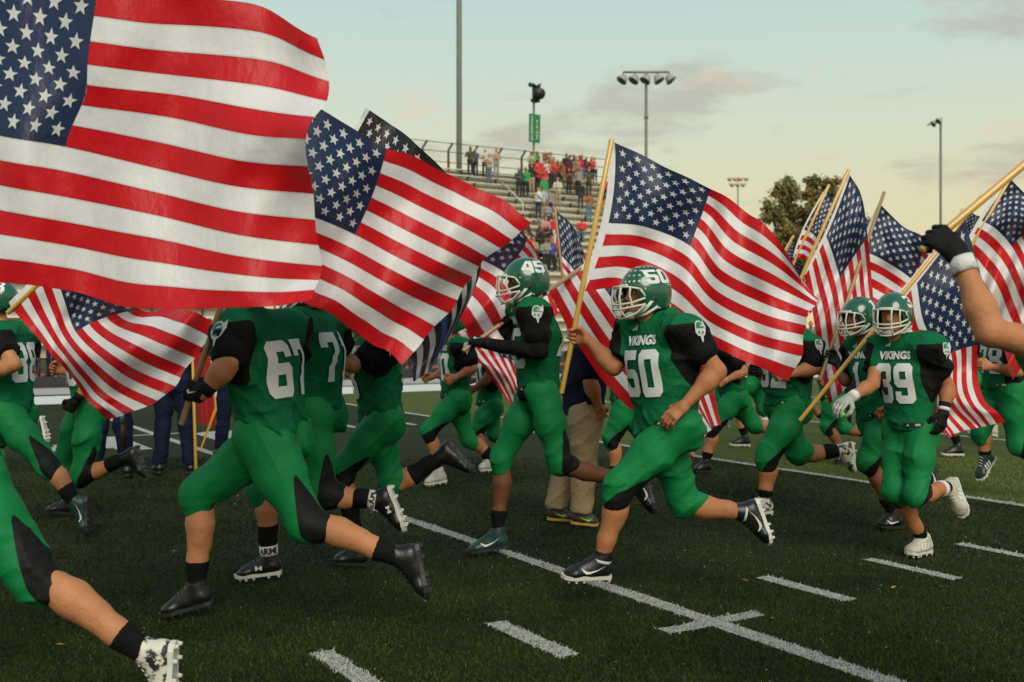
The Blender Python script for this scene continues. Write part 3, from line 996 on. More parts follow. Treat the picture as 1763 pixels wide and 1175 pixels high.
    if stars:
        for sd in (1, -1):
            for row in range(4):
                for k in range(6 - row // 2):
                    el = math.radians(22 + row * 14.5); ph = sd * math.radians(14 + k * 13 * (1 + row * .25) + 6 * (row % 2))
                    if row < 3 and k > 4 - row: continue
                    V = [sph(ph, el, 1.012)]
                    for t in range(10):
                        rr = (.0085 if t % 2 == 0 else .0042) * s; an = math.pi / 2 + t * math.pi / 5
                        V.append(sph(ph + rr * math.cos(an) / (RF * math.cos(el) * .9), el + rr * math.sin(an) / RU, 1.012))
                    obj('star', V, [(0, 1 + t, 1 + (t + 1) % 10) for t in range(10)], M_GREY if row else M_NUM, hm)
    return hm

EMB = [  # sleeve crest: grey bearded head under a green helmet, with a wing
  ('grey', [[(-.034, -.010), (.030, -.010), (.036, .010), (-.034, .010)], [(-.034, -.010), (-.020, -.030), (.020, -.030), (.030, -.010)], [(-.008, -.030), (.011, -.030), (.006, -.062), (-.001, -.062)],
            [(-.034, .010), (.030, .010), (.024, .036), (-.028, .036)], [(-.028, .036), (.024, .036), (.010, .048), (-.014, .048)], [(.024, .036), (.030, .010), (.040, .010), (.040, .052)]]),
  ('green', [[(-.028, .010), (.022, .010), (.016, .032), (-.023, .032)], [(-.023, .032), (.016, .032), (.006, .042), (-.012, .042)]]),
  ('grey', [[(-.004, .016), (.018, .020), (.016, .026), (-.006, .022)]]),
  ('green', [[(-.020, -.016), (-.012, -.016), (-.012, -.004), (-.020, -.004)], [(.002, -.020), (.010, -.020), (.010, -.006), (.002, -.006)]]),
]

def relax(a, F, n=5):
    a = np.clip(a, -.02, .02)
    for _ in range(n):
        s = np.zeros(len(a)); c = np.zeros(len(a))
        for i, j in ((0, 1), (1, 2), (2, 3), (3, 0)):
            np.add.at(s, F[:, i], a[F[:, j]]); np.add.at(c, F[:, i], 1)
        a = a * .4 + .6 * s / np.maximum(c, 1)
    return a
def leg_cones(S, K, An, hr, fwd, b, add=0.):
    bk = -np.cross(unit(An - K), hr)
    if bk @ fwd > 0 and abs(bk @ fwd) > .3: bk = -bk
    cm = K + (An - K) * .32 + bk * .010 * b
    S.cone(K, cm, .048 * b + add, .054 * b + add, .04)
    S.cone(cm, K + (An - K) * .7, .057 * b + add, .040 * b + add, .03)
    for q in (-1, 1):                                     # the two heads of the calf muscle
        S.cone(K + (An - K) * .12 + bk * .020 * b + hr * q * .018 * b, K + (An - K) * (.50 + .04 * q) + bk * .020 * b + hr * q * .016 * b, .034 * b + add, .030 * b + add, .025)
    S.cone(K - bk * .022 * b, K + (An - K) * .14 - bk * .016 * b, .034 * b + add, .026 * b + add, .02)
    S.cone(K + (An - K) * .7, An, .041 * b + add, .035 * b ** .6 + add, .03)
# ------------------------------------------------------------------ whole figures
def person(sp):
    z0 = sp['z']; b = sp.get('b', 1.); hres = sp.get('h', .0095)
    J = {k: P(v[0], v[1], z0 + (v[2] if len(v) > 2 else 0)) for k, v in sp['j'].items()}
    Pv, N, H = J['P'], J['N'], J['H']
    up = unit(N - Pv)
    r = unit(J['SR'] - J['SL'])
    r = unit(r - up * (r @ up)); fwd = np.cross(up, r)
    hr = sp.get('hipaxis')
    hr = unit(np.array(hr, float)) if hr is not None else unit(r * A(1, 1, .3))
    hw = .088 * (.6 + .4 * b)
    HL, HR = Pv - hr * hw - up * .03, Pv + hr * hw - up * .03
    sm = SK[sp.get('skin', 'light')]
    # planted feet rest on the turf
    for sd in 'LR':
        if sd in sp.get('planted', ''):
            F_, S_, U_, f_ = foot_frame(J['K' + sd], J['A' + sd], J['T' + sd])
            low = min((J['A' + sd] + F_ * x * (f_ / .2 if x > 0 else 1) - U_ * .092)[2] for x in (-.05, .17))
            d = A(0, 0, .012 - low)
            J['A' + sd] = J['A' + sd] + d; J['T' + sd] = J['T' + sd] + d
    feet = [J['AL'], J['AR']]
    base = A(Pv[0], Pv[1], 0)
    root = empty('person', base, sp['label'], 'person', sp.get('group'))
    civ = sp.get('civil')
    # hands first: a grip decides the wrist
    hands = {}
    for sd in 'LR':
        E = J['E' + sd]
        spec = sp.get('hand' + sd, {})
        sgn = 1 if sd == 'L' else -1
        if 'grip' in spec:
            (g, a) = spec['grip']
            T = unit(a); T = T if (T[2] >= 0) != spec.get('flip', False) else -T
            D = unit((g - E) - T * ((g - E) @ T))
            Nn = np.cross(D, T) if sd == 'L' else np.cross(T, D)
            Wp = g - D * .086 - Nn * .030
            pose = 'grip'
        else:
            Wp = J['W' + sd]
            D = unit(unit(Wp - E) + np.array(spec.get('bend', (0, 0, 0)), float))
            Nn = np.array(spec.get('n', r * sgn), float)
            Nn = unit(Nn - D * (Nn @ D)); T = np.cross(Nn, D) if sd == 'L' else np.cross(D, Nn)
            pose = spec.get('pose', 'fist')
        J['W' + sd] = Wp
        hands[sd] = (Wp, D, Nn, T, pose, spec)
    # body: one continuous skin
    S = SDF()
    lk = unit(np.array(sp.get('look', fwd), float)); hu = unit(np.array(sp.get('headup', (0, 0, 1)), float)); hu = unit(hu - lk * (hu @ lk)); hl = np.cross(hu, lk)
    hs = sp.get('hs', 1.)
    hax = [hl, lk, hu]
    S.oval(Pv, N - up * .08, r, .13 * b, .09 * b, .14 * b, .09, .05)
    S.cone(N - up * .1, H - hu * .07, .062 * b ** .5, .056 * b ** .5, .04)
    S.ell(H + hu * .025 * hs, hax, A(.074, .092, .098) * hs, .03)
    S.ell(H + lk * .028 * hs - hu * .045 * hs, hax, A(.058, .062, .070) * hs, .03)
    S.ell(H + lk * .058 * hs - hu * .088 * hs, hax, A(.030, .026, .022) * hs, .03)
    S.cone(H + lk * .088 * hs + hu * .02 * hs, H + lk * .108 * hs - hu * .018 * hs, .010 * hs, .014 * hs, .014)
    S.ell(H + lk * .082 * hs + hu * .038 * hs, hax, A(.048, .014, .012) * hs, .02)
    for y in (-1, 1):
        S.ell(H + hl * y * .074 * hs - lk * .008 * hs + hu * .0 * hs, hax, A(.010, .018, .030) * hs, .008)
    for sd in 'LR':
        Sh, E, Wp = J['S' + sd], J['E' + sd], J['W' + sd]
        hp = HL if sd == 'L' else HR
        K, An, T = J['K' + sd], J['A' + sd], J['T' + sd]
        ab = sp.get('ab', b * .92)
        S.cone(N - up * .06, Sh, .06, .062 * ab, .05)
        S.cone(Sh, Sh + (E - Sh) * .5, .060 * ab, .057 * ab, .03)
        S.cone(Sh + (E - Sh) * .5, E, .057 * ab, .043 * ab, .03)
        fm = E + (Wp - E) * .3
        S.cone(E, fm, .043 * ab, .047 * ab, .03)
        S.cone(fm, Wp, .047 * ab, .028 * ab ** .6, .03)
        if not civ:
            S.cone(hp, K, .075 * b, .052 * b, .04)
            leg_cones(S, K, An, hr, fwd, b)
    V, F = S.mesh(hres)
    parts = [(V, F)]
    for sd in 'LR':
        Wp, D, Nn, T, pose, spec = hands[sd]
        if spec.get('skip'): continue
        hm_ = hand_mesh(Wp, D, Nn, T, pose, spec.get('s', 1.03) * sp.get('hands', 1.), 1.0 + .12 * ('glove' in spec), max(.0042, hres * .45), unit(Wp - J['E' + sd]))
        if 'glove' in spec:
            go = obj('glove', hm_[0], hm_[1], spec['glove'], root)
            cm_ = spec.get('cuff', spec['glove'])
            fd = unit(Wp - J['E' + sd])
            MB().tube([Wp - fd * .060, Wp - fd * .035, Wp - fd * .012], [.038 * b ** .4, .036 * b ** .4, .035 * b ** .4], 18).obj('cuff', cm_, go)
            if spec.get('tips'):
                mb = MB()
                for o in (.031, .0105, -.0105, -.031):
                    c = Wp + D * .115 + Nn * .055 + T * o
                    mb.ball(c, .013, 8, 5)
                mb.obj('fingertip', spec['tips'], go)
            if spec.get('logo'):
                bv = bvh_of(*hm_)
                n = -Nn if spec.get('logo') != 'palm' else Nn
                x = D if (np.cross(D, T) @ n) > 0 else -D
                decal('emblem', [[(-.034, -.004), (-.02, -.014), (.035, .012), (-.015, -.004)], [(-.034, -.004), (-.015, -.004), (-.028, .010)]], Wp + D * .04, x, T, bv, M_NUM, go, .004, .1)
        else:
            parts.append(hm_)
    V, F = join(parts)
    body = obj('body', V, F, sm, root)
    # face
    ml = MB()
    for y in (-1, 1):
        c = H + lk * .078 * hs + hl * y * .031 * hs + hu * .018 * hs
        MB().ball(c, (.0155 * hs, .011 * hs, .0085 * hs), 10, 6, hax).obj('eye', M_EYE, body)
        MB().ball(c + lk * .0075 * hs, .0068 * hs, 8, 6).obj('pupil', M_PUPIL, body)
        MB().tube([c + hl * y * d * hs + lk * q * hs + hu * w * hs for d, q, w in ((-.016, .016, .017), (.0, .015, .021), (.018, .004, .017))], .0045 * hs, 6).obj('eyebrow', M_HAIR, body)
    ml.tube([H + lk * q * hs + hl * d * hs - hu * .060 * hs for d, q in ((-.024, .068), (-.012, .080), (0, .084), (.012, .080), (.024, .068))], [.004 * hs, .0065 * hs, .007 * hs, .0065 * hs, .004 * hs], 6)
    ml.obj('mouth', M_LIP, body)
    if civ:
        civil_clothes(sp, root, J, HL, HR, up, r, fwd, hr, b, hres, H, hax, hs)
        return root, J
    # ---------------- jersey over shoulder pads
    S = SDF()
    chest = Pv + (N - Pv) * .62
    hem = sp.get('hem', .035)
    S.oval(Pv - up * (hem + .06), Pv + (N - Pv) * .35, hr, .160 * b, .130 * b, .156 * b, .124 * b, .04)
    S.oval(Pv + (N - Pv) * .35, chest, r, .156 * b, .124 * b, .185 * b ** .7, .138 * b ** .7, .05)
    S.oval(chest, N - up * .06, r, .185 * b ** .7, .138 * b ** .7, .11, .10, .06)
    S.cone(J['SL'] + up * .02 + r * .05, J['SR'] + up * .02 - r * .05, .085, .085, .06)
    pax = [r, fwd, up]
    for sd, q in (('L', -1), ('R', 1)):
        Sh, E = J['S' + sd], J['E' + sd]
        S.ell(Sh + up * .012, pax, A(.098, .112, .085) * b ** .4, .05)
        S.cone(Sh, Sh + unit(E - Sh) * .12, .086 * b ** .5, .078 * b ** .5, .03)
    S.cut(Pv - up * hem, unit(up + fwd * .05))
    w0 = wr_fn(sp.get('seed', 1), .0165, 48.)
    nc = Pv + (N - Pv) * .60
    def calm(X, Y, Z):                                   # the stiff print holds the cloth smooth on chest and back
        f_ = (X - nc[0]) * r[0] + (Y - nc[1]) * r[1] + (Z - nc[2]) * r[2]
        g_ = (X - nc[0]) * up[0] + (Y - nc[1]) * up[1] + (Z - nc[2]) * up[2]
        return w0(X, Y, Z) * (1 - .85 * np.exp(-(f_ / .15) ** 4 - (g_ / .21) ** 4))
    V, F = S.mesh(hres, calm)
    mask = np.full(len(V), -1.)
    for sd, q in (('L', -1), ('R', 1)):
        Sh, E = J['S' + sd], J['E' + sd]
        lat = (V - Sh) @ (r * q)
        along = (V - Sh) @ unit(E - Sh)
        dd = seg_dist(V, Sh, E)
        m1 = np.minimum(np.minimum(lat + .012 + .02 * np.sin(7 * ((V - Sh) @ fwd)), .155 - dd), np.maximum(.05 - (V - Sh) @ up, -1))
        m2 = np.minimum(np.minimum(np.minimum(along - .035, .16 - along), .105 * b ** .5 - dd), lat + .02 + .3 * np.maximum(.1 - along, 0))
        mask = np.maximum(mask, np.maximum(m1, m2))
    if sp.get('plain'): mask[:] = -1
    mask = relax(mask, F, 10)
    jo = obj('jersey', V, F, M_JERSEY, root, attrs={'mask': mask})
    bv = bvh_of(V, F)
    # collar
    MB().tube([N - up * .035 + (r * math.cos(a) * .082 + fwd * (math.sin(a) * .078 + .01) - up * (.035 * max(0, math.sin(a)) ** 2)) for a in np.linspace(0, 2 * math.pi, 22)], .014, 6, cap=False).obj('collar', M_BLACKC, jo)
    num = sp.get('num')
    if num:
        ch = Pv + (N - Pv) * sp.get('numh', .50)
        w_, h_ = (.25 if len(num) == 2 else .12) * b ** .5, .25
        if sp.get('numfront', True):
            decal('number', glyph_polys(num, w_, h_), ch, -r, up, bv, M_NUM, jo, .009, .4)
            Vt, Ft = text_mesh('VIKINGS', .041, .07)
            Vt = Vt * A(1.0, 1.1, 1)
            dpoly = [[tuple(Vt[i][:2]) for i in f] for f in Ft]
            decal('lettering', dpoly, ch + up * .172, -r, up, bv, M_NUM, jo, .010, .4)
            tri = [[(-.022 + .014 * i, -.016), (-.011 + .014 * i, -.016), (-.011 + .014 * i, -.016 + .011 * (i + 1)), (-.018 + .014 * i, -.016 + .009 * (i + 1))] for i in range(3)]
            decal('emblem', tri, ch + up * .245 + r * .06, -r, up, bv, M_GREY, jo, .006, .4)
            tg = decal('hem_tag', [[(-.055 + .011 * i, -.013), (-.044 + .011 * i, -.013), (-.044 + .011 * i, .013), (-.055 + .011 * i, .013)] for i in range(10)], Pv + up * .0 - r * .075 * b + fwd * .02, unit(-r * .85 - fwd * .3), up, bv, M_DARK, jo, .006, .4)
            if tg:
                decal('lettering', [[(.012 + .01 * i, -.007), (.019 + .01 * i, -.007), (.019 + .01 * i, .007), (.012 + .01 * i, .007)] for i in range(3)] + [[(-.042, -.007), (-.022, -.007), (-.03, .008)]], Pv - r * .075 * b + fwd * .02, unit(-r * .85 - fwd * .3), up, bv, M_GREY, tg, .0095, .4)
        decal('number', glyph_polys(num, w_ * 1.05, h_ * 1.1), ch + up * .03, r, up, bv, M_NUM, jo, .009, .4)
    if sp.get('crest', True):
        for sd, q in (('L', -1), ('R', 1)):
            n = r * q; x = np.cross(up, n)
            c = J['S' + sd] + up * .0 + n * .02
            for tone, polys in EMB:
                sc = .95 * b ** .4
                decal('crest', [[(px * sc, (py + .012) * sc) for px, py in pq] for pq in polys], c, x, up, bv, M_GREY if tone == 'grey' else M_GREENP, jo, .006 + .0015 * EMB.index((tone, polys)))
    # ---------------- pants with black side panel
    S = SDF()
    S.oval(Pv + up * .04, Pv - up * .05, hr, .126 * b, .094 * b, .138 * b, .102 * b, .035)
    bk0 = np.cross(hr, up) if (np.cross(hr, up) @ fwd) < 0 else -np.cross(hr, up)
    for hp in (HL, HR):
        S.ell(hp + bk0 * .048 * b - up * .045, [hr, bk0, up], A(.080, .074, .088) * b, .04)
    legs = []
    for sd, hp, q in (('L', HL, -1), ('R', HR, 1)):
        K, An = J['K' + sd], J['A' + sd]
        tb = sp.get('tb', b)
        S.cone(hp, hp + (K - hp) * .45, .101 * tb, .092 * tb, .04)
        S.cone(hp + (K - hp) * .45, K, .092 * tb, .066 * tb, .04)
        ax = unit(K - hp); sh = unit(An - K)
        bk = sh - ax * (sh @ ax)
        bk = unit(bk) if np.linalg.norm(bk) > .25 else unit(bk0 - ax * (bk0 @ ax))
        S.ell(K - bk * .018 * b - sh * .005, [ax, bk, np.cross(ax, bk)], A(.080, .056, .063) * b, .04)
        S.cone(K, K + sh * .075, .062 * b, .060 * b, .03)
        legs.append((hp, K, An, ax, bk, hr * q, sh))
    V, F = S.mesh(hres, wr_fn(sp.get('seed', 1) + 50, .0105, 44.))
    mask = np.full(len(V), -1.)
    dl = [np.minimum(seg_dist(V, l[0], l[1]), seg_dist(V, l[1], l[1] + l[6] * .1)) for l in legs]
    for i, (hp, K, An, ax, bk, out, sh) in enumerate(legs):
        own = dl[i] < dl[1 - i]
        t = seg_t(V, hp, K)
        cen = unit(bk * .80 + out * .75)
        rel = V - (hp + np.clip(t, 0, 2)[:, None] * (K - hp))
        cr_ = np.cross(ax, cen)
        an = np.arctan2(rel @ cr_, rel @ cen)
        t0 = sp.get('panel', .50)
        half = np.clip((t - t0) / (1.02 - t0), 0, 1.15) * 1.0
        m = np.where(t > t0, (half - np.abs(an)) * .08, -1)
        m = np.minimum(m, (1.3 - t) * .3)
        below = np.minimum(((V - K) @ sh) - .058, .11 * b - dl[i])
        m = np.maximum(m, -1)
        mask = np.where(own, np.maximum(mask, m), mask)
    mask = relax(mask, F, 6)
    obj('pants', V, F, M_PANTS if not sp.get('pants') else sp['pants'], root, attrs={'mask': mask})
    # ---------------- socks, shoes, sleeves
    for sd in 'LR':
        K, An, T = J['K' + sd], J['A' + sd], J['T' + sd]
        so = sp.get('sock' + sd, sp.get('sock', (.68, M_BLACKC)))
        t0 = so[0]
        rad = lambda t: ((.060 + (.041 - .060) * (t - .32) / .38) if t < .7 else (.041 + (.036 - .041) * (t - .7) / .3)) * b ** (1 if t < .7 else .8) + .010
        S = SDF(); leg_cones(S, K, An, hr, fwd, b, .0055)
        S.cut(K + (An - K) * t0, An - K)
        sk_ = obj('sock', *S.mesh(max(.0085, hres)), so[1], root)
        if len(so) > 2:                                   # printed band round the sock
            ts = so[3] if len(so) > 3 else (.80, .93)
            MB().tube([K + (An - K) * t for t in np.linspace(ts[0], ts[1], 4)], [rad(t) + .003 for t in np.linspace(ts[0], ts[1], 4)], 16).obj('band', so[2], sk_)
            if len(so) > 4:
                S1 = MB().tube([K + (An - K) * t for t in np.linspace(ts[0], ts[1], 4)], [rad(t) + .003 for t in np.linspace(ts[0], ts[1], 4)], 16)
                bvs = BVHTree.FromPolygons(S1.V, S1.F)
                Vt, Ft = text_mesh(so[4], .034, .06)
                yy = unit(K - An); nn = A(0, -1, 0); nn = unit(nn - yy * (nn @ yy)); xx = np.cross(yy, nn)
                decal('lettering', [[tuple(Vt[i][:2]) for i in f] for f in Ft], K + (An - K) * (ts[0] + ts[1]) / 2, xx, yy, bvs, M_DARK, sk_, .003, .15)
        sh_ = sp.get('shoe' + sd, sp.get('shoe', (M_SHOEB, M_SOLEB)))
        shoe(root, K, An, T, sh_[0], sh_[1], sp.get('ss', 1.05) * b ** .3, sh_[2] if len(sh_) > 2 else None, h=max(.0065, hres * .7), collar=sp.get('shaft', .045))
        sl = sp.get('sleeve' + sd, sp.get('sleeve'))
        if sl:
            Sh, E, Wp = J['S' + sd], J['E' + sd], J['W' + sd]
            ab = sp.get('ab', b * .92)
            S = SDF()
            end = sl
            e1 = Sh + (E - Sh) * min(end, 1.)
            S.cone(Sh, e1, .068 * ab, (.068 + (.051 - .068) * min(end, 1)) * ab, .03)
            if end > 1:
                w = E + (Wp - E) * (end - 1)
                fm = E + (Wp - E) * .3
                S.cone(E, fm, .050 * ab, .053 * ab, .03); S.cone(fm, w, .053 * ab, .036 * ab ** .6 + .002, .03)
                S.cut(w, E - Wp)
            else: S.cut(e1, Sh - E)
            Vs, Fs = S.mesh(hres, wr_fn(9, .005, 60.))
            obj('sleeve', Vs, Fs, M_BLACKC, root)
        wb = sp.get('wrist' + sd)
        if wb:
            E, Wp = J['E' + sd], J['W' + sd]
            MB().tube([E + (Wp - E) * t for t in (.80, .84, .91, .95)], [.034, .037, .036, .033], 14).obj('wristband', wb, root)
    if sp.get('undershirt'):
        MB().tube([Pv + up * .02, Pv - up * .03, Pv - up * .075], [(.163 * b, .126 * b), (.168 * b, .13 * b), (.160 * b, .122 * b)], 28, ref=hr).obj('undershirt', M_BLACKC, root)
    if sp.get('towel'):
        c = Pv + fwd * .10 - r * .08 - up * .08
        V = [c + r * x * .07 - up * y * .24 + fwd * (.02 * math.sin(3 * x + 4 * y) + .03 * y) for y in np.linspace(0, 1, 8) for x in np.linspace(-1, 1, 6)]
        obj('towel', V, [(j * 6 + i, j * 6 + i + 1, (j + 1) * 6 + i + 1, (j + 1) * 6 + i) for j in range(7) for i in range(5)], M_WHITEC, root)
    if sp.get('helmet', True):
        helmet(root, H, lk, hu, sp.get('hs', 1.) * 1.02, sp.get('hnum', num), sp.get('stars', False))
    return root, J

def civil_clothes(sp, root, J, HL, HR, up, r, fwd, hr, b, hres, H, hax, hs):
    cv = sp['civil']
    Pv, N = J['P'], J['N']
    hl, lk, hu = hax
    S = SDF()
    S.oval(Pv - up * .04, Pv + (N - Pv) * .4, hr, .160 * b, .125 * b, .165 * b, .130 * b, .05)
    S.oval(Pv + (N - Pv) * .4, N - up * .06, r, .165 * b, .130 * b, .16 * b, .10, .05)
    for sd in 'LR':
        Sh, E, Wp = J['S' + sd], J['E' + sd], J['W' + sd]
        S.cone(N - up * .07, Sh, .07, .068 * b, .05)
        en = cv.get('sleeve', .6)
        S.cone(Sh, Sh + (E - Sh) * min(en, 1), .070 * b, .060 * b, .03)
        if en > 1: S.cone(E, E + (Wp - E) * (en - 1), .058 * b, .044 * b, .03)
    V, F = S.mesh(hres, wr_fn(sp.get('seed', 1), .010, 40.))
    obj('shirt', V, F, cv['top'], root)
    S = SDF()
    S.oval(Pv + up * .05, Pv - up * .06, hr, .150 * b, .115 * b, .158 * b, .122 * b, .05)
    for sd, hp in (('L', HL), ('R', HR)):
        K, An = J['K' + sd], J['A' + sd]
        S.cone(hp, K, .100 * b, .078 * b, .05)
        S.cone(K, K + (An - K) * .93, .078 * b, .068 * b, .03)
        S.cut(K + (An - K) * .99, A(0, 0, 1)) if sd == 'R' else None
    V, F = S.mesh(hres, wr_fn(sp.get('seed', 1) + 5, .011, 38.))
    obj('trousers', V, F, cv['bottom'], root)
    for sd in 'LR':
        K, An, T = J['K' + sd], J['A' + sd], J['T' + sd]
        MB().tube([K + (An - K) * t for t in (.8, .9, 1.02)], [.05, .045, .044], 12).obj('sock', cv.get('sock', M_WHITEC), root)
        shoe(root, K, An, T, cv['shoe'][0], cv['shoe'][1], 1.05, cv['shoe'][2] if len(cv['shoe']) > 2 else None, h=max(.0075, hres * .8), logo_m=M_NEON, studs=False)
    if cv.get('hat'):
        m = cv['hat']
        mb = MB()
        mb.tube([H + hu * z * hs for z in (.05, .075, .10, .128, .132)], [.098 * hs, .100 * hs, .118 * hs, .122 * hs, .05 * hs], 18)
        mb.obj('cap', m, root)
        MB().tube([H + hu * .052 * hs + lk * .09 * hs, H + hu * .040 * hs + lk * .14 * hs], [(.004, .08 * hs), (.003, .05 * hs)], 12, ref=hu).obj('visor', M_SHOEB, root)
    S = SDF()
    S.ell(H + hu * .035 * hs - lk * .012 * hs, hax, A(.082, .096, .100) * hs, .02)
    S.cut(H + hu * .0 + lk * .035 * hs, unit(-lk + hu * .8))
    V, F = S.mesh(.008)
    obj('hair', V, F, M_HAIR, root)
    if cv.get('phone'):
        c = Pv - up * .02 + r * cv['phone'] * .155 * b
        MB().box(c, (.02, .08, .05), [r, fwd, up]).obj('phone_pouch', M_DARK, root, smooth=False)
# ================================================================== FLAGS
def flag_cloth(name, col, var=.06, trans=.30):
    m, nt, bs = newmat(name)
    n = noise_fac(nt, 3.5, 4)
    c = mixc(nt, n, tuple(x * (1 - var) for x in col), tuple(min(1, x * (1 + var)) for x in col))
    uvn = nd(nt, 'ShaderNodeUVMap'); sp = nd(nt, 'ShaderNodeSeparateXYZ'); nt.links.new(uvn.outputs[0], sp.inputs[0])
    a = nd(nt, 'ShaderNodeMath', operation='SUBTRACT'); nt.links.new(sp.outputs['Y'], a.inputs[0]); a.inputs[1].default_value = .5
    b = nd(nt, 'ShaderNodeMath', operation='ABSOLUTE'); nt.links.new(a.outputs[0], b.inputs[0])
    seam = rng_map(nt, b.outputs[0], .435, .445)
    c = mixc(nt, seam, c, tuple(x * .80 for x in col))
    nt.links.new(c, bs.inputs['Base Color'])
    bs.inputs['Roughness'].default_value = .42
    bs.inputs['Specular IOR Level'].default_value = .35
    bs.inputs['Sheen Weight'].default_value = .1
    crease = noise_fac(nt, 5, 5, rough=.6, stretch=(1, 1, .35))
    weave = noise_fac(nt, 260, 2)
    add_bump(nt, bs, [(crease, .42), (noise_fac(nt, 16, 3, rough=.5), .07), (weave, .03)], .05)
    tr = nd(nt, 'ShaderNodeBsdfTranslucent'); nt.links.new(c, tr.inputs['Color'])
    mx = nd(nt, 'ShaderNodeMixShader'); mx.inputs[0].default_value = trans
    nt.links.new(bs.outputs[0], mx.inputs[1]); nt.links.new(tr.outputs[0], mx.inputs[2])
    nt.links.new(mx.outputs[0], nt.nodes['Material Output'].inputs['Surface'])
    return m
M_FR = flag_cloth('flag_red', (.62, .006, .010)); M_FW = flag_cloth('flag_white', (.82, .81, .80), .03); M_FB = flag_cloth('flag_navy', (.013, .028, .080), .15, .22)
M_FK = flag_cloth('flag_black', (.014, .014, .014), .1, .1); M_FG = flag_cloth('flag_grey', (.42, .42, .43), .05); M_FBL = flag_cloth('flag_blue', (.03, .07, .25), .1)
M_STARW = flag_cloth('star_white', (.74, .74, .73), .03)
M_BRASS = mat('gilt_pole', (.62, .36, .07), .28, var=.12, vscale=8, spec=.6, coat=.4, bump=[(40, .05)])
M_WOOD = mat('wood_pole', (.34, .20, .085), .45, var=.2, vscale=10, bump=[(60, .1)], coat=.2)

def cubic(uk, Y, u):
    uk = np.asarray(uk, float); Y = np.asarray(Y, float)
    m = np.zeros_like(Y)
    for i in range(len(uk)):
        if i == 0: m[i] = (Y[1] - Y[0]) / (uk[1] - uk[0])
        elif i == len(uk) - 1: m[i] = (Y[-1] - Y[-2]) / (uk[-1] - uk[-2])
        else:
            h0, h1 = uk[i] - uk[i - 1], uk[i + 1] - uk[i]
            m[i] = ((Y[i] - Y[i - 1]) / h0 * h1 + (Y[i + 1] - Y[i]) / h1 * h0) / (h0 + h1)
    k = np.clip(np.searchsorted(uk, u, 'right') - 1, 0, len(uk) - 2)
    h = uk[k + 1] - uk[k]; t = (u - uk[k]) / h
    t = t[:, None]; h = h[:, None]
    return (2 * t ** 3 - 3 * t ** 2 + 1) * Y[k] + (t ** 3 - 2 * t ** 2 + t) * h * m[k] + (-2 * t ** 3 + 3 * t ** 2) * Y[k + 1] + (t ** 3 - t ** 2) * h * m[k + 1]

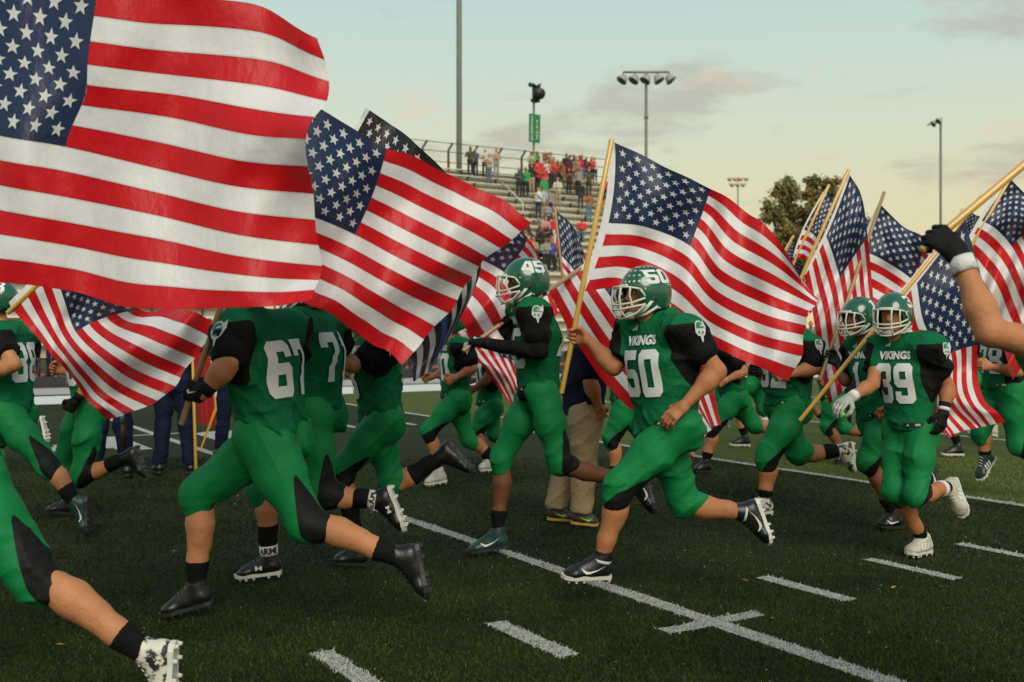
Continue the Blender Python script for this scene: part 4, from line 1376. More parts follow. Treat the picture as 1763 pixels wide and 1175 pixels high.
POLES = {}
def pole(name, a, b, r, m, parent, ball=False):
    """a = tip, b = butt, both world points"""
    d = unit(a - b)
    mb = MB().tube([b, b + d * .004, a - d * .004, a], [r * .8, r, r, r * .85], 14)
    o = mb.obj('pole', m, parent)
    if ball: MB().ball(a + d * r * .8, r * 1.25, 10, 7).obj('finial', m, o)
    return o
def flag(key, z0, rows, uk, tip, butt, label, r=.014, pm=None, ripple=(.05, 2.0, .6, 0.), style='us', ratio=1.67, group='american flags carried by the players', bare=False, ball=False, vk=None, crumple=.006, flut=5.):
    rows = [[(q[0], q[1], q[2] if len(q) > 2 else 0.) for q in row] for row in rows]
    VK = np.array(vk if vk is not None else [0, 7 / 13, 1.])
    gq = np.random.default_rng(sum(map(ord, key)))
    CRW = [(gq.uniform(2.0, 6.5) * gq.choice([-1, 1]), gq.uniform(1.0, 4.0) * gq.choice([-1, 1]), gq.uniform(0, 6.28), gq.uniform(.5, 1.)) for _ in range(7)]
    fph = gq.uniform(0, 6.28, 3)
    def surf(u, v):
        u = np.atleast_1d(np.asarray(u, float)); v = np.atleast_1d(np.asarray(v, float))
        R = [cubic(uk, row, np.clip(u, 0, 1)) for row in rows]
        if len(VK) == 3:
            w = [(v - VK[1]) * (v - VK[2]) / ((VK[0] - VK[1]) * (VK[0] - VK[2])), (v - VK[0]) * (v - VK[2]) / ((VK[1] - VK[0]) * (VK[1] - VK[2])), (v - VK[0]) * (v - VK[1]) / ((VK[2] - VK[0]) * (VK[2] - VK[1]))]
            q = sum(R[i] * w[i][:, None] for i in range(3))
        else:
            R = np.stack(R)                                  # cubic through any number of rows, for each point its own column
            M = np.zeros_like(R); n = len(VK)
            for i in range(n):
                if i == 0: M[i] = (R[1] - R[0]) / (VK[1] - VK[0])
                elif i == n - 1: M[i] = (R[-1] - R[-2]) / (VK[-1] - VK[-2])
                else:
                    h0, h1 = VK[i] - VK[i - 1], VK[i + 1] - VK[i]
                    M[i] = ((R[i] - R[i - 1]) / h0 * h1 + (R[i + 1] - R[i]) / h1 * h0) / (h0 + h1)
            k = np.clip(np.searchsorted(VK, v, 'right') - 1, 0, n - 2); ar = np.arange(len(v))
            h = (VK[k + 1] - VK[k])[:, None]; t = ((v - VK[k])[:, None]) / h
            q = (2 * t ** 3 - 3 * t ** 2 + 1) * R[k, ar] + (t ** 3 - 2 * t ** 2 + t) * h * M[k, ar] + (-2 * t ** 3 + 3 * t ** 2) * R[k + 1, ar] + (t ** 3 - t ** 2) * h * M[k + 1, ar]
        neg = np.minimum(u, 0)[:, None]
        q = q + (cubic(uk, rows[0], np.full(len(u), .03)) - cubic(uk, rows[0], np.full(len(u), 0.))) / .03 * neg
        am, fu, fv, ph = ripple
        dz = q[:, 2] + am * np.clip(u * 3, 0, 1) * (np.sin(2 * np.pi * (fu * u + fv * v) + ph) + .45 * np.sin(2 * np.pi * (2.3 * fu * u - 1.4 * fv * v) + 1.7 * ph + 1))
        ed = np.clip(u * 6, 0, 1)
        for a1, b1, p1, w1 in CRW:
            sn = np.sin(2 * np.pi * (a1 * u + b1 * v) + p1 + 1.3 * np.sin(2 * np.pi * (b1 * .4 * u + a1 * .3 * v)))
            dz = dz + crumple * w1 * ed * sn * (.55 + .45 * np.sin(5 * u + 4 * v + p1))
        fl = flut * 6 / z0 * np.clip((u - .55) / .45, 0, 1) ** 2
        q = q + np.stack([fl * np.sin(2 * np.pi * 1.7 * v + fph[0]) + .4 * fl * np.sin(2 * np.pi * 4.3 * v + fph[1]), fl * .6 * np.sin(2 * np.pi * 1.1 * v + fph[2]), 0 * u], 1)
        eb = flut * .5 * 6 / z0 * np.clip(u * 3, 0, 1) * np.abs(2 * v - 1) ** 3
        q[:, 1] += eb * np.sin(2 * np.pi * 2.6 * u + fph[1]) + .5 * eb * np.sin(2 * np.pi * 5.1 * u + fph[2])
        z = z0 + dz
        # the ripple also sways the cloth a little across the view
        sw = am * 160 / z0
        px = q[:, 0] + sw * .35 * np.clip(u * 2, 0, 1) * np.sin(2 * np.pi * (fu * u * .9 + fv * v * 1.3) + ph + 2)
        py = q[:, 1] + sw * .55 * np.clip(u * 2, 0, 1) * np.sin(2 * np.pi * (fu * u * .8 - fv * v * .7) + ph + .6)
        return np.stack([(px - CXP) / FPX * z, z, CAMH - (py - YH) / FPX * z], 1)
    a, b = P(tip[0], tip[1], z0 + (tip[2] if len(tip) > 2 else 0)), P(butt[0], butt[1], z0 + (butt[2] if len(butt) > 2 else 0))
    POLES[key] = (a, b)
    base = b.copy()
    root = empty('flag', base, label, 'flag', group)
    if not bare: pole('pole', a, b, r, pm or M_BRASS, root, ball)
    def patch(name, u0, u1, v0, v1, nu, nv, m, parent):
        U, Vv = np.meshgrid(np.linspace(u0, u1, nu + 1), np.linspace(v0, v1, nv + 1))
        X = surf(U.ravel(), Vv.ravel())
        n = nu + 1
        F = [(j * n + i, (j + 1) * n + i, (j + 1) * n + i + 1, j * n + i + 1) for j in range(nv) for i in range(nu)]
        uv = np.stack([U.ravel(), (Vv.ravel() - v0) / (v1 - v0)], 1)
        return obj(name, X, F, m, parent, uv=uv)
    cols = {'us': (M_FR, M_FW, M_FB), 'thin': (M_FK, M_FG, M_FK)}[style]
    for s in range(13):
        m = cols[0] if s % 2 == 0 else cols[1]
        if style == 'thin' and s == 7: m = M_FBL
        u0 = .4 if s < 7 else 0
        patch('stripe', u0, 1, s / 13, (s + 1) / 13, int(44 * (1 - u0)), 3, m, root)
    can = patch('canton', 0, .4, 0, 7 / 13, 22, 14, cols[2], root)
    patch('header', -.028, 0, 0, 1, 2, 26, M_FW, root)
    ru, rv = .030 / ratio, .030
    for j in range(9):
        for i in range(6 if j % 2 == 0 else 5):
            uc = .4 * (2 * i + 1 + j % 2) / 12; vc = 7 / 13 * (j + 1) / 10
            us, vs = [uc], [vc]
            for t in range(10):
                q = 1. if t % 2 == 0 else .42; an = math.pi / 2 + t * math.pi / 5
                us.append(uc + ru * q * math.cos(an)); vs.append(vc - rv * q * math.sin(an))
            X = surf(np.array(us), np.array(vs))
            nn = unit(np.cross(X[3] - X[7], X[1] - X[5] if True else X[1]))
            X2 = np.concatenate([X + nn * .003, X - nn * .003])
            F = [(0, 1 + t, 1 + (t + 1) % 10) for t in range(10)] + [(11, 12 + (t + 1) % 10, 12 + t) for t in range(10)]
            obj('star', X2, F, M_STARW, can, smooth=False, uv=np.full((22, 2), .5))
    return root
U5 = [0, .4, .7, 1]; U6 = [0, .2, .4, .6, .8, 1]; U5b = [0, .2, .4, .7, 1]
flag('F1', 4.0, [[(-120, -42), (25, -36), (168, -14), (300, -2), (445, 9), (550, 68, .05)],
                 [(-125, 65), (22, 88), (150, 112), (308, 132), (458, 150), (559, 176, .04)],
                 [(-126, 105), (18, 128), (148, 154), (300, 172), (436, 197, -.06), (533, 209, -.12)],
                 [(-130, 205), (0, 234), (112, 253), (268, 291), (408, 321), (541, 331, .03)],
                 [(-135, 332), (0, 362), (118, 383), (264, 411), (405, 441), (547, 456, .05)],
                 [(-140, 470), (0, 487), (125, 502), (255, 533), (400, 532, -.03), (537, 519, -.08)]], U6, (-118, -75), (-190, 900),
     'huge american flag stretched out above the charging players, largest of all the flags', ripple=(.05, 1.6, .5, .3), ratio=1.5, vk=[0, 3 / 13, 4.2 / 13, 7 / 13, 10 / 13, 1], flut=3., crumple=.007)
flag('F2', 4.75, [[(503, 162, .3), (580, 205), (665, 254), (752, 291), (838, 329), (908, 380, .1)],
                  [(440, 346, .3), (540, 374), (611, 404), (676, 440), (738, 472), (797, 499, .1)],
                  [(400, 466, .3), (475, 498), (535, 524), (597, 561), (652, 596), (700, 626, .1)]], U6, (530, 80, .35), (311, 732, .22),
     'american flag slanting down to its fly beside a black striped flag', pm=M_WOOD, ripple=(.05, 1.5, .9, 1.2), ratio=1.5)
flag('F3', 5.55, [[(636, 190), (705, 240), (800, 350), (828, 455), (776, 572)], [(565, 335), (640, 410), (735, 480), (768, 550), (746, 628)], [(520, 470), (590, 545), (680, 580), (706, 612), (712, 657)]], [0, .3, .62, .8, 1],
     (640, 182), (520, 560), 'black and grey striped flag with one thin blue line, white stars on black', pm=M_WOOD, ripple=(.06, 2, .6, .5), style='thin', group=None, ratio=1.5, flut=2., bare=True)
flag('F4', 6.5, [[(165, 398), (205, 470), (240, 532), (312, 528), (372, 566)], [(92, 462), (112, 522), (131, 573), (205, 640, -.12), (283, 676, -.1)], [(20, 531), (58, 577), (104, 626), (148, 686, .1), (182, 727, .12)]], U5b,
     (190, 372), (12, 540), 'rumpled american flag drooping under the huge flag beside navy trouser legs', pm=M_BRASS, ripple=(.075, 1.7, .9, 2.1))
flag('F5', 8.6, [[(780, 330), (845, 365), (908, 412), (935, 470), (960, 540)], [(770, 412), (815, 440), (868, 468), (895, 520), (905, 580)], [(735, 480), (765, 515), (790, 548), (825, 590), (870, 610)]], U5b,
     (778, 322), (700, 545), 'american flag billowing in front of the face mask of helmet 45', pm=M_WOOD, ripple=(.12, 1.6, 1.1, .4))
flag('F5b', 10.3, [[(893, 548), (900, 590), (905, 630), (915, 670), (925, 705)], [(838, 553), (848, 585), (860, 615), (880, 655), (895, 695)], [(770, 565), (790, 592), (812, 612), (845, 650), (878, 698)]], U5b,
     (905, 535), (690, 590), 'small american flag hanging nearly upright beside the hand with a white slash glove', pm=M_WOOD, ripple=(.05, 1.5, .8, 1.4))
flag('F6', 11.0, [[(957, 364), (983, 386), (1003, 430), (1012, 470), (1015, 520)], [(966, 440), (985, 462), (1000, 490), (1006, 520), (1010, 550)], [(974, 500), (985, 520), (996, 540), (1002, 560), (1006, 590)]], U5b,
     (955, 358), (978, 570), 'furled american flag on a wooden pole in front of the bleachers', pm=M_WOOD, ripple=(.06, 2.5, .5, .2))
flag('F7', 7.25, [[(1070, 414, .2), (1105, 455, .2), (1168, 538, .2), (1215, 640, .15), (1243, 726, .15)], [(1012, 458), (1037, 492), (1066, 533), (1145, 650), (1212, 752)], [(945, 503), (984, 576), (1034, 652), (1110, 722), (1190, 792)]], U5b,
     (1085, 402, .3), (796, 605, -.62), 'american flag trailing down behind the running player with number 50', pm=M_WOOD, ripple=(.05, 1.3, .6, .8))
flag('F8', 6.0, [[(1058, 246), (1138, 283), (1222, 327), (1288, 364), (1336, 408), (1404, 512)], [(1047, 384), (1112, 391), (1188, 424), (1236, 483), (1320, 524), (1394, 550)], [(1006, 502), (1068, 500), (1140, 540), (1218, 590), (1290, 627), (1358, 650)]], U6,
     (1053, 240), (966, 678), 'bright american flag on a gilt pole flying behind the player with number 50', r=.0145, ripple=(.055, 2.1, .8, .9))
flag('F9', 10.5, [[(1424, 326), (1436, 350), (1446, 385), (1455, 430), (1465, 480)], [(1384, 396), (1398, 402), (1412, 420), (1425, 450), (1440, 490)], [(1367, 445), (1382, 445), (1398, 458), (1412, 490), (1425, 530)]], U5b,
     (1427, 318), (1345, 500), 'small american flag seen behind a gilt pole in front of the tree', ripple=(.07, 2, .5, .3))
flag('F10', 8.3, [[(1463, 302), (1484, 340), (1493, 410), (1502, 500), (1508, 585)], [(1422, 407), (1434, 440), (1446, 480), (1460, 575), (1476, 650)], [(1386, 474), (1394, 515), (1402, 562), (1412, 632), (1424, 694)]], U5b,
     (1461, 292), (1330, 590), 'american flag hanging folded from a leaning gilt pole in front of the tree', ripple=(.08, 1.8, .9, 1.1))
flag('F11', 8.7, [[(1517, 354), (1548, 384), (1592, 412), (1630, 470), (1650, 545)], [(1483, 431), (1522, 449), (1570, 481), (1602, 535), (1622, 595)], [(1457, 515), (1492, 522), (1532, 545), (1572, 592), (1592, 645)]], U5b,
     (1522, 331), (1411, 656, -.75), 'american flag on a steep wooden pole held in a green glove', pm=M_WOOD, ripple=(.07, 1.6, 1.0, .6))
flag('F12', 7.15, [[(1660, 378), (1690, 490), (1682, 592), (1688, 672), (1727, 726, -.1)], [(1578, 488), (1590, 555), (1622, 616), (1630, 690), (1668, 741, -.1)], [(1525, 545), (1545, 600), (1588, 640), (1604, 715), (1630, 752, -.1)]], U5b,
     (1690, 338), (1376, 725), 'american flag hanging down beside the player with number 39, its pole under his arm', ripple=(.05, 1.6, .9, 1.9))
flag('F13', 8.8, [[(1741, 310), (1772, 345), (1800, 400), (1830, 480), (1850, 560)], [(1690, 380), (1716, 396), (1742, 424), (1772, 490), (1800, 565)], [(1652, 452), (1674, 488), (1696, 522), (1722, 585), (1745, 655)]], U5b,
     (1743, 300), (1628, 500), 'american flag flying above the helmet with number 78', ripple=(.09, 1.9, 1.0, .2))
flag('F14', 10.2, [[(1655, 364), (1672, 366), (1688, 376), (1698, 400), (1702, 430)], [(1640, 402), (1654, 408), (1668, 420), (1680, 440), (1688, 465)], [(1630, 440), (1642, 450), (1655, 465), (1668, 485), (1676, 510)]], U5b,
     (1657, 360), (1610, 500), 'small bunched american flag behind the raised gloved hand', ripple=(.05, 2.2, .8, 1.2))
flag('F15', 10.8, [[(1363, 418), (1374, 442), (1384, 468), (1392, 500), (1398, 530)], [(1345, 448), (1358, 465), (1372, 490), (1382, 515), (1390, 545)], [(1330, 470), (1345, 490), (1358, 510), (1370, 535), (1380, 560)]], U5b,
     (1366, 406), (1300, 520), 'american flag with only its navy corner and pole tip showing above the bright flag', ripple=(.05, 2, .8, 2.2))
# ================================================================== THE CAST
def on_pole(key, px=None, py=None):
    a, b = POLES[key]
    best = min(np.linspace(0, 1, 400), key=lambda t: abs((CXP + FPX * (a + (b - a) * t)[0] / (a + (b - a) * t)[1] - px) if px is not None else (YH - FPX * ((a + (b - a) * t)[2] - CAMH) / (a + (b - a) * t)[1] - py)))
    return a + (b - a) * best, unit(a - b)
GP = 'football players running with flags'
person(dict(z=5.75, b=1.14, label='football player in green with number 50 holding a gilt flag pole upright', group=GP, seed=3, num='50', stars=True, look=(-.93, -.36, -.06), skin='tan', planted='',
  j=dict(P=(1148, 722), N=(1132, 555), H=(1109, 508), SL=(1180, 574, -.17), SR=(1092, 566, .16), EL=(1234, 640, -.2), WL=(1178, 698, -.24), ER=(1056, 632, .14), WR=(990, 590, .2),
         KL=(1066, 838, -.12), AL=(1034, 968, -.10), TL=(966, 992, -.13), KR=(1178, 864, .12), AR=(1284, 884, .12), TR=(1326, 938, .1)),
  handR={'grip': on_pole('F8', py=580)}, handL={'pose': 'relax', 'bend': (-.3, 0, -.1), 'n': (.0, .6, -.6)}, sleeve=.42, sock=(.86, M_BLACKC, M_GREY, (.955, .99)), shoe=(M_SHOEB, M_SOLEW, 'tick')))
person(dict(z=6.75, b=1.0, label='tall football player with helmet number 45, long black sleeves and black gloves', group=GP, seed=5, num='45', look=(-.97, -.16, -.05), skin='brown', planted='R', undershirt=True, sleeve=1.88, hs=1.03,
  j=dict(P=(926, 668), N=(924, 530), H=(904, 488), SL=(918, 543, -.2), SR=(898, 540, .18), EL=(930, 605, -.26), WL=(840, 612, -.2), ER=(900, 606, .2), WR=(870, 560, .1),
         KL=(966, 798, -.1), AL=(1094, 832, -.05), TL=(1127, 893, -.05), KR=(864, 788, .1), AR=(856, 925, .1), TR=(792, 955, .1)),
  handL={'grip': on_pole('F7', px=816), 'glove': M_GLOVEB, 'logo': 'back'}, handR={'grip': on_pole('F7', px=868), 'glove': M_GLOVEB}, sock=(.66, M_BLACKC), shoeR=(M_SHOEG, M_SOLEB, 'tick'), shoeL=(M_SHOEB, M_SOLEB, 'tick')))
person(dict(z=5.25, b=1.2, tb=1.28, label='big football player with number 67 on his back, black glove and black boots', group=GP, seed=8, num='67', numfront=False, look=(-.95, .2, -.05), skin='light', planted='R', sleeve=.5, numh=.46,
  j=dict(P=(466, 736), N=(442, 548), H=(424, 484), SL=(402, 574, -.2), SR=(496, 570, .2), EL=(394, 624, -.32), WL=(320, 665, -.15), ER=(500, 650, .3), WR=(440, 670, .3),
         KL=(528, 900, -.12), AL=(694, 962, -.1), TL=(738, 1044, -.1), KR=(342, 848, .12), AR=(338, 1005, .12), TR=(244, 1056, .12)),
  handL={'grip': on_pole('F2', py=674), 'glove': M_GLOVEB, 'logo': 'back', 's': 1.12}, sock=(.70, M_BLACKC), shoe=(M_SHOEB, M_SOLEB)))
person(dict(z=6.05, b=1.06, label='football player with a number 7 on his back and lettered white ankle bands', group=GP, seed=12, num='71', numfront=False, look=(-.95, .2, 0), skin='light', planted='R', sleeve=.4,
  j=dict(P=(546, 698), N=(538, 552), H=(522, 500), SL=(508, 565, -.18), SR=(572, 562, .2), EL=(478, 630, -.2), WL=(430, 655, -.2), ER=(592, 626, .25), WR=(540, 640, .3),
         KL=(558, 850, -.12), AL=(654, 862, -.12), TL=(700, 920, -.12), KR=(452, 838, .12), AR=(464, 972, .12), TR=(392, 1002, .12)),
  sock=(.52, M_BLACKC, M_WHITEC, (.80, .93), 'ARM'), shoe=(M_SHOEB, M_SOLEW, 'mark')))
person(dict(z=6.6, b=1.02, label='football player with high black socks running behind the slanting american flag', group=GP, seed=15, num='3', skin='light', planted='L', look=(-1, .05, 0), sleeve=.3,
  j=dict(P=(654, 712), N=(642, 584), H=(626, 538), SL=(662, 600, -.18), SR=(630, 598, .18), EL=(606, 630, -.26), WL=(562, 606, -.24), ER=(640, 650, .2), WR=(590, 640, .25),
         KL=(586, 812, -.1), AL=(616, 946, -.1), TL=(572, 964, -.1), KR=(674, 836, .1), AR=(764, 784, .1), TR=(818, 814, .1)),
  sock=(.36, M_BLACKC), shoe=(M_SHOEB, M_SOLEB)))
person(dict(z=9.9, b=1.02, h=.013, label='football player with bare forearms and white shoes behind the thin blue line flag', group=GP, seed=18, num='70', skin='tan', planted='L', look=(-1, 0, 0),
  j=dict(P=(784, 678), N=(786, 586), H=(776, 556), SL=(796, 600, -.18), SR=(772, 600, .18), EL=(814, 634, -.22), WL=(784, 650, -.24), ER=(765, 642, .2), WR=(745, 648, .2),
         KL=(738, 742, -.08), AL=(756, 812, -.08), TL=(730, 830, -.08), KR=(806, 756, .08), AR=(852, 790, .08), TR=(876, 808, .08)),
  sock=(.6, M_BLACKC), shoe=(M_SHOEW, M_SOLEW)))
person(dict(z=10.9, b=1.0, h=.014, label='football player half hidden between number 45 and the bare-armed runner', group=GP, seed=21, num='20', skin='mid', planted='L', look=(-1, 0, 0),
  j=dict(P=(842, 690), N=(845, 604), H=(838, 572), SL=(850, 614, -.17), SR=(834, 614, .17), EL=(838, 654, -.2), WL=(818, 668, -.2), ER=(842, 650, .2), WR=(815, 655, .2),
         KL=(818, 745, -.08), AL=(842, 798, -.08), TL=(824, 810, -.08), KR=(852, 748, .08), AR=(884, 742, .08), TR=(900, 762, .08)), shoe=(M_SHOEW, M_SOLEW)))
person(dict(z=8.4, b=1.22, h=.011, label='heavy football player with black sleeves, head hidden behind the bright american flag', group=GP, seed=24, num='62', skin='tan', planted='L', look=(-1, -.1, 0), sleeve=.45,
  j=dict(P=(1354, 690), N=(1354, 588), H=(1344, 548), SL=(1390, 598, -.17), SR=(1332, 594, .16), EL=(1402, 634, -.24), WL=(1356, 645, -.28), ER=(1318, 645, .12), WR=(1300, 640, .0),
         KL=(1322, 786, -.1), AL=(1316, 866, -.1), TL=(1282, 884, -.1), KR=(1374, 780, .1), AR=(1450, 776, .1), TR=(1470, 815, .1)),
  handR={'pose': 'fist', 'glove': M_GLOVEB}, sockR=(.55, M_BLACKC), sockL=(.72, M_BLACKC), shoe=(M_SHOEM, M_SOLEW)))
person(dict(z=7.75, b=1.0, h=.011, label='football player beside number 39 with a green glove gripping a steep wooden pole', group=GP, seed=27, num='1', skin='mid', planted='L', look=(-.9, -.42, -.03),
  j=dict(P=(1510, 712), N=(1502, 590), H=(1480, 549), SL=(1528, 606, -.16), SR=(1476, 604, .16), EL=(1538, 660, -.1), WL=(1530, 700, -.2), ER=(1456, 656, .2), WR=(1440, 620, .2),
         KL=(1494, 796, -.1), AL=(1540, 905, -.05), TL=(1512, 922, -.08), KR=(1530, 800, .1), AR=(1592, 812, .15), TR=(1612, 850, .15)),
  handR={'grip': on_pole('F11', py=614), 'glove': M_GLOVEG}, sock=(.62, M_BLACKC), shoe=(M_SHOEB, M_SOLEB, 'tick')))
person(dict(z=6.75, b=.96, label='football player with number 39 and white cleats, a flag pole under his arm', group=GP, seed=30, tb=.92, shaft=.012, num='39', look=(-.62, -.78, -.04), skin='tan', planted='R', sleeve=.36, hs=.97,
  j=dict(P=(1566, 728), N=(1560, 588), H=(1538, 545), SL=(1602, 606, -.15), SR=(1516, 602, .15), EL=(1632, 668, -.12), WL=(1624, 710, -.16), ER=(1502, 662, .0), WR=(1462, 686, -.14),
         KL=(1578, 852, -.16), AL=(1634, 838, .12), TL=(1660, 892, .1), KR=(1541, 846, -.02), AR=(1590, 928, .1), TR=(1562, 952, .02)),
  handL={'pose': 'relax', 'glove': M_GLOVEB, 'bend': (0, 0, -.4)}, handR={'pose': 'relax', 'glove': M_GLOVEW, 'tips': M_NEON, 'cuff': M_WHITEC, 'n': (.2, .4, -.8)}, wristL=M_WHITEC,
  sockL=(.72, M_BLACKC, M_WHITEC, (.70, .79)), sockR=(.80, M_BLACKC), shoe=(M_SHOEW, M_SOLEW, 'bars')))
person(dict(z=9.2, b=1.15, h=.012, label='football player with helmet number 78 and striped dark green shoes', group=GP, seed=33, num='78', look=(-.8, -.5, 0), skin='light', planted='',
  j=dict(P=(1726, 662), N=(1730, 576), H=(1714, 530), SL=(1752, 594, -.16), SR=(1704, 592, .16), EL=(1752, 640, -.24), WL=(1706, 632, -.3), ER=(1700, 640, .2), WR=(1690, 630, .1),
         KL=(1752, 765, -.1), AL=(1800, 808, -.1), TL=(1815, 850, -.1), KR=(1690, 742, .1), AR=(1696, 786, .12), TR=(1678, 836, .1)),
  sockL=(.1, M_BLACKC), sockR=(.75, M_BLACKC), shoe=(M_SHOEG, M_SOLEW, 'bars')))
person(dict(z=10.8, b=1.1, h=.014, label='football player with a white towel at his waist behind number 50', group=GP, seed=36, num='55', skin='light', planted='L', look=(-1, 0, 0), towel=True,
  j=dict(P=(1262, 676), N=(1248, 594), H=(1234, 562), SL=(1256, 606, -.18), SR=(1240, 604, .18), EL=(1280, 640, -.2), WL=(1250, 655, -.22), ER=(1240, 645, .2), WR=(1215, 640, .2),
         KL=(1228, 735, -.08), AL=(1214, 788, -.08), TL=(1194, 800, -.08), KR=(1296, 730, .08), AR=(1344, 748, .08), TR=(1360, 780, .08))))
person(dict(z=11.5, b=1.0, h=.014, label='football player with bare calves behind the steep wooden flag pole', group=GP, seed=39, num='22', skin='mid', planted='L', look=(-1, 0, 0),
  j=dict(P=(1432, 682), N=(1434, 602), H=(1424, 572), SL=(1442, 612, -.17), SR=(1426, 612, .17), EL=(1450, 645, -.2), WL=(1425, 655, -.22), ER=(1425, 645, .2), WR=(1405, 640, .2),
         KL=(1424, 735, -.08), AL=(1452, 785, -.08), TL=(1436, 796, -.08), KR=(1452, 735, .08), AR=(1492, 748, .08), TR=(1504, 768, .08))))
person(dict(z=9.4, b=1.05, h=.014, label='football player with one white shoe kicked back behind number 50', group=GP, seed=42, num='33', skin='light', planted='L', look=(-1, 0, 0),
  j=dict(P=(1078, 682), N=(1076, 588), H=(1066, 556), SL=(1088, 602, -.17), SR=(1068, 600, .17), EL=(1096, 642, -.2), WL=(1070, 655, -.22), ER=(1072, 642, .2), WR=(1050, 640, .2),
         KL=(1054, 752, -.08), AL=(1060, 832, -.08), TL=(1036, 846, -.08), KR=(1112, 762, .08), AR=(1186, 742, .08), TR=(1208, 764, .08)), shoe=(M_SHOEW, M_SOLEW), sock=(.6, M_BLACKC)))
person(dict(z=7.5, b=1.08, label='football player striding off in dark teal shoes beside the rumpled flag', group=GP, seed=45, num='88', numfront=False, skin='light', planted='', look=(-1, .1, 0), sleeve=.6,
  j=dict(P=(18, 702), N=(6, 566), H=(-8, 518), SL=(-6, 582, -.18), SR=(44, 578, .16), EL=(24, 628, -.3), WL=(-32, 650, -.3), ER=(50, 640, .25), WR=(0, 650, .3),
         KL=(82, 800, -.1), AL=(132, 870, -.1), TL=(152, 934, -.1), KR=(-60, 800, .1), AR=(-62, 905, .1), TR=(-110, 926, .1)), shoe=(M_SHOEG, M_SOLEB, 'tick'), sock=(.55, M_BLACKC)))
person(dict(z=8.2, b=1.03, h=.011, label='football player carrying the rumpled flag, one black shoe kicked up behind', group=GP, seed=48, num='56', skin='tan', planted='R', look=(-1, 0, 0),
  j=dict(P=(152, 690), N=(150, 580), H=(138, 540), SL=(160, 596, -.18), SR=(138, 594, .18), EL=(160, 650, -.22), WL=(130, 690, -.24), ER=(140, 650, .2), WR=(110, 640, .2),
         KL=(140, 820, -.1), AL=(222, 786, -.1), TL=(252, 822, -.1), KR=(104, 800, .1), AR=(120, 884, .1), TR=(78, 898, .1)),
  handL={'pose': 'fist', 'glove': M_GLOVEB}, sock=(.52, M_BLACKC), shoe=(M_SHOEB, M_SOLEB)))
person(dict(z=4.1, b=1.2, label='football player in the foreground with a marbled black and white shoe', group=GP, seed=51, num='64', skin='light', planted='R', look=(-1, 0, 0),
  j=dict(P=(-72, 795), N=(-160, 560), H=(-190, 500), SL=(-165, 590, -.18), SR=(-155, 588, .18), EL=(-160, 690, -.25), WL=(-150, 700, -.2), ER=(-170, 690, .2), WR=(-170, 660, .1),
         KL=(56, 992, -.1), AL=(262, 1130, -.1), TL=(292, 1212, -.1), KR=(-200, 940, .1), AR=(-212, 1150, .1), TR=(-300, 1190, .1)),
  handR={'grip': on_pole('F1', py=640)}, sock=(.72, M_BLACKC), shoe=(M_SHOEM, M_SOLEW)))
# the pack farther back
def far_runner(x, z, sd, label, num, sk, sw, shoe_m):
    s = FPX / z; y0 = YH + FPX * CAMH / z
    g = np.random.default_rng(sd)
    q = lambda dx, hh, dz=0: (x + dx * s, y0 - hh * s, dz)
    if sw: legs = dict(KL=q(-.26, .55, -.08), AL=q(-.12, .10, -.08), TL=q(-.32, .03, -.08), KR=q(.10, .46, .08), AR=q(.46, .52, .08), TR=q(.58, .34, .08))
    else: legs = dict(KR=q(-.30, .66, .08), AR=q(-.34, .24, .08), TR=q(-.56, .20, .08), KL=q(.06, .47, -.08), AL=q(.34, .22, -.08), TL=q(.46, .04, -.08))
    person(dict(z=z, b=1.0 + .12 * g.uniform(-1, 1), h=.018, label=label, group=GP, seed=sd, num=num, skin=sk, planted='L' if sw else '', look=(-1, g.uniform(-.4, .1), 0), crest=False, shoe=(shoe_m, M_SOLEW),
      j=dict(P=q(0, .92), N=q(-.03, 1.44), H=q(-.09, 1.64), SL=q(.02, 1.36, -.18), SR=q(-.08, 1.36, .18), EL=q(.18 if sw else -.06, 1.12, -.22), WL=q(-.02 if sw else -.30, 1.02, -.2), ER=q(-.1 if sw else .08, 1.12, .22), WR=q(-.32 if sw else -.12, 1.16, .2), **legs)))
far_runner(1300, 13.2, 101, 'football player in the pack behind the heavy player with black sleeves', '44', 'light', True, M_SHOEB)
far_runner(1376, 14.5, 102, 'football player deep in the pack behind the leaning gilt flag pole', '12', 'mid', False, M_SHOEW)
far_runner(1545, 12.6, 103, 'football player in the pack behind number 39', '66', 'light', True, M_SHOEB)
far_runner(1610, 14.0, 104, 'football player in the pack behind the flag hanging beside number 39', '21', 'tan', False, M_SHOEW)
far_runner(1668, 12.2, 105, 'football player in the pack between number 39 and number 78', '83', 'brown', True, M_SHOEB)
far_runner(1758, 13.0, 106, 'football player in the pack close behind the striped dark green shoes', '17', 'light', False, M_SHOEW)
far_runner(1235, 15.0, 107, 'football player deep in the pack behind the player with the towel', '9', 'tan', False, M_SHOEW)
far_runner(-20, 10.5, 108, 'football player in the pack behind the player in dark teal shoes', '28', 'light', True, M_SHOEB)
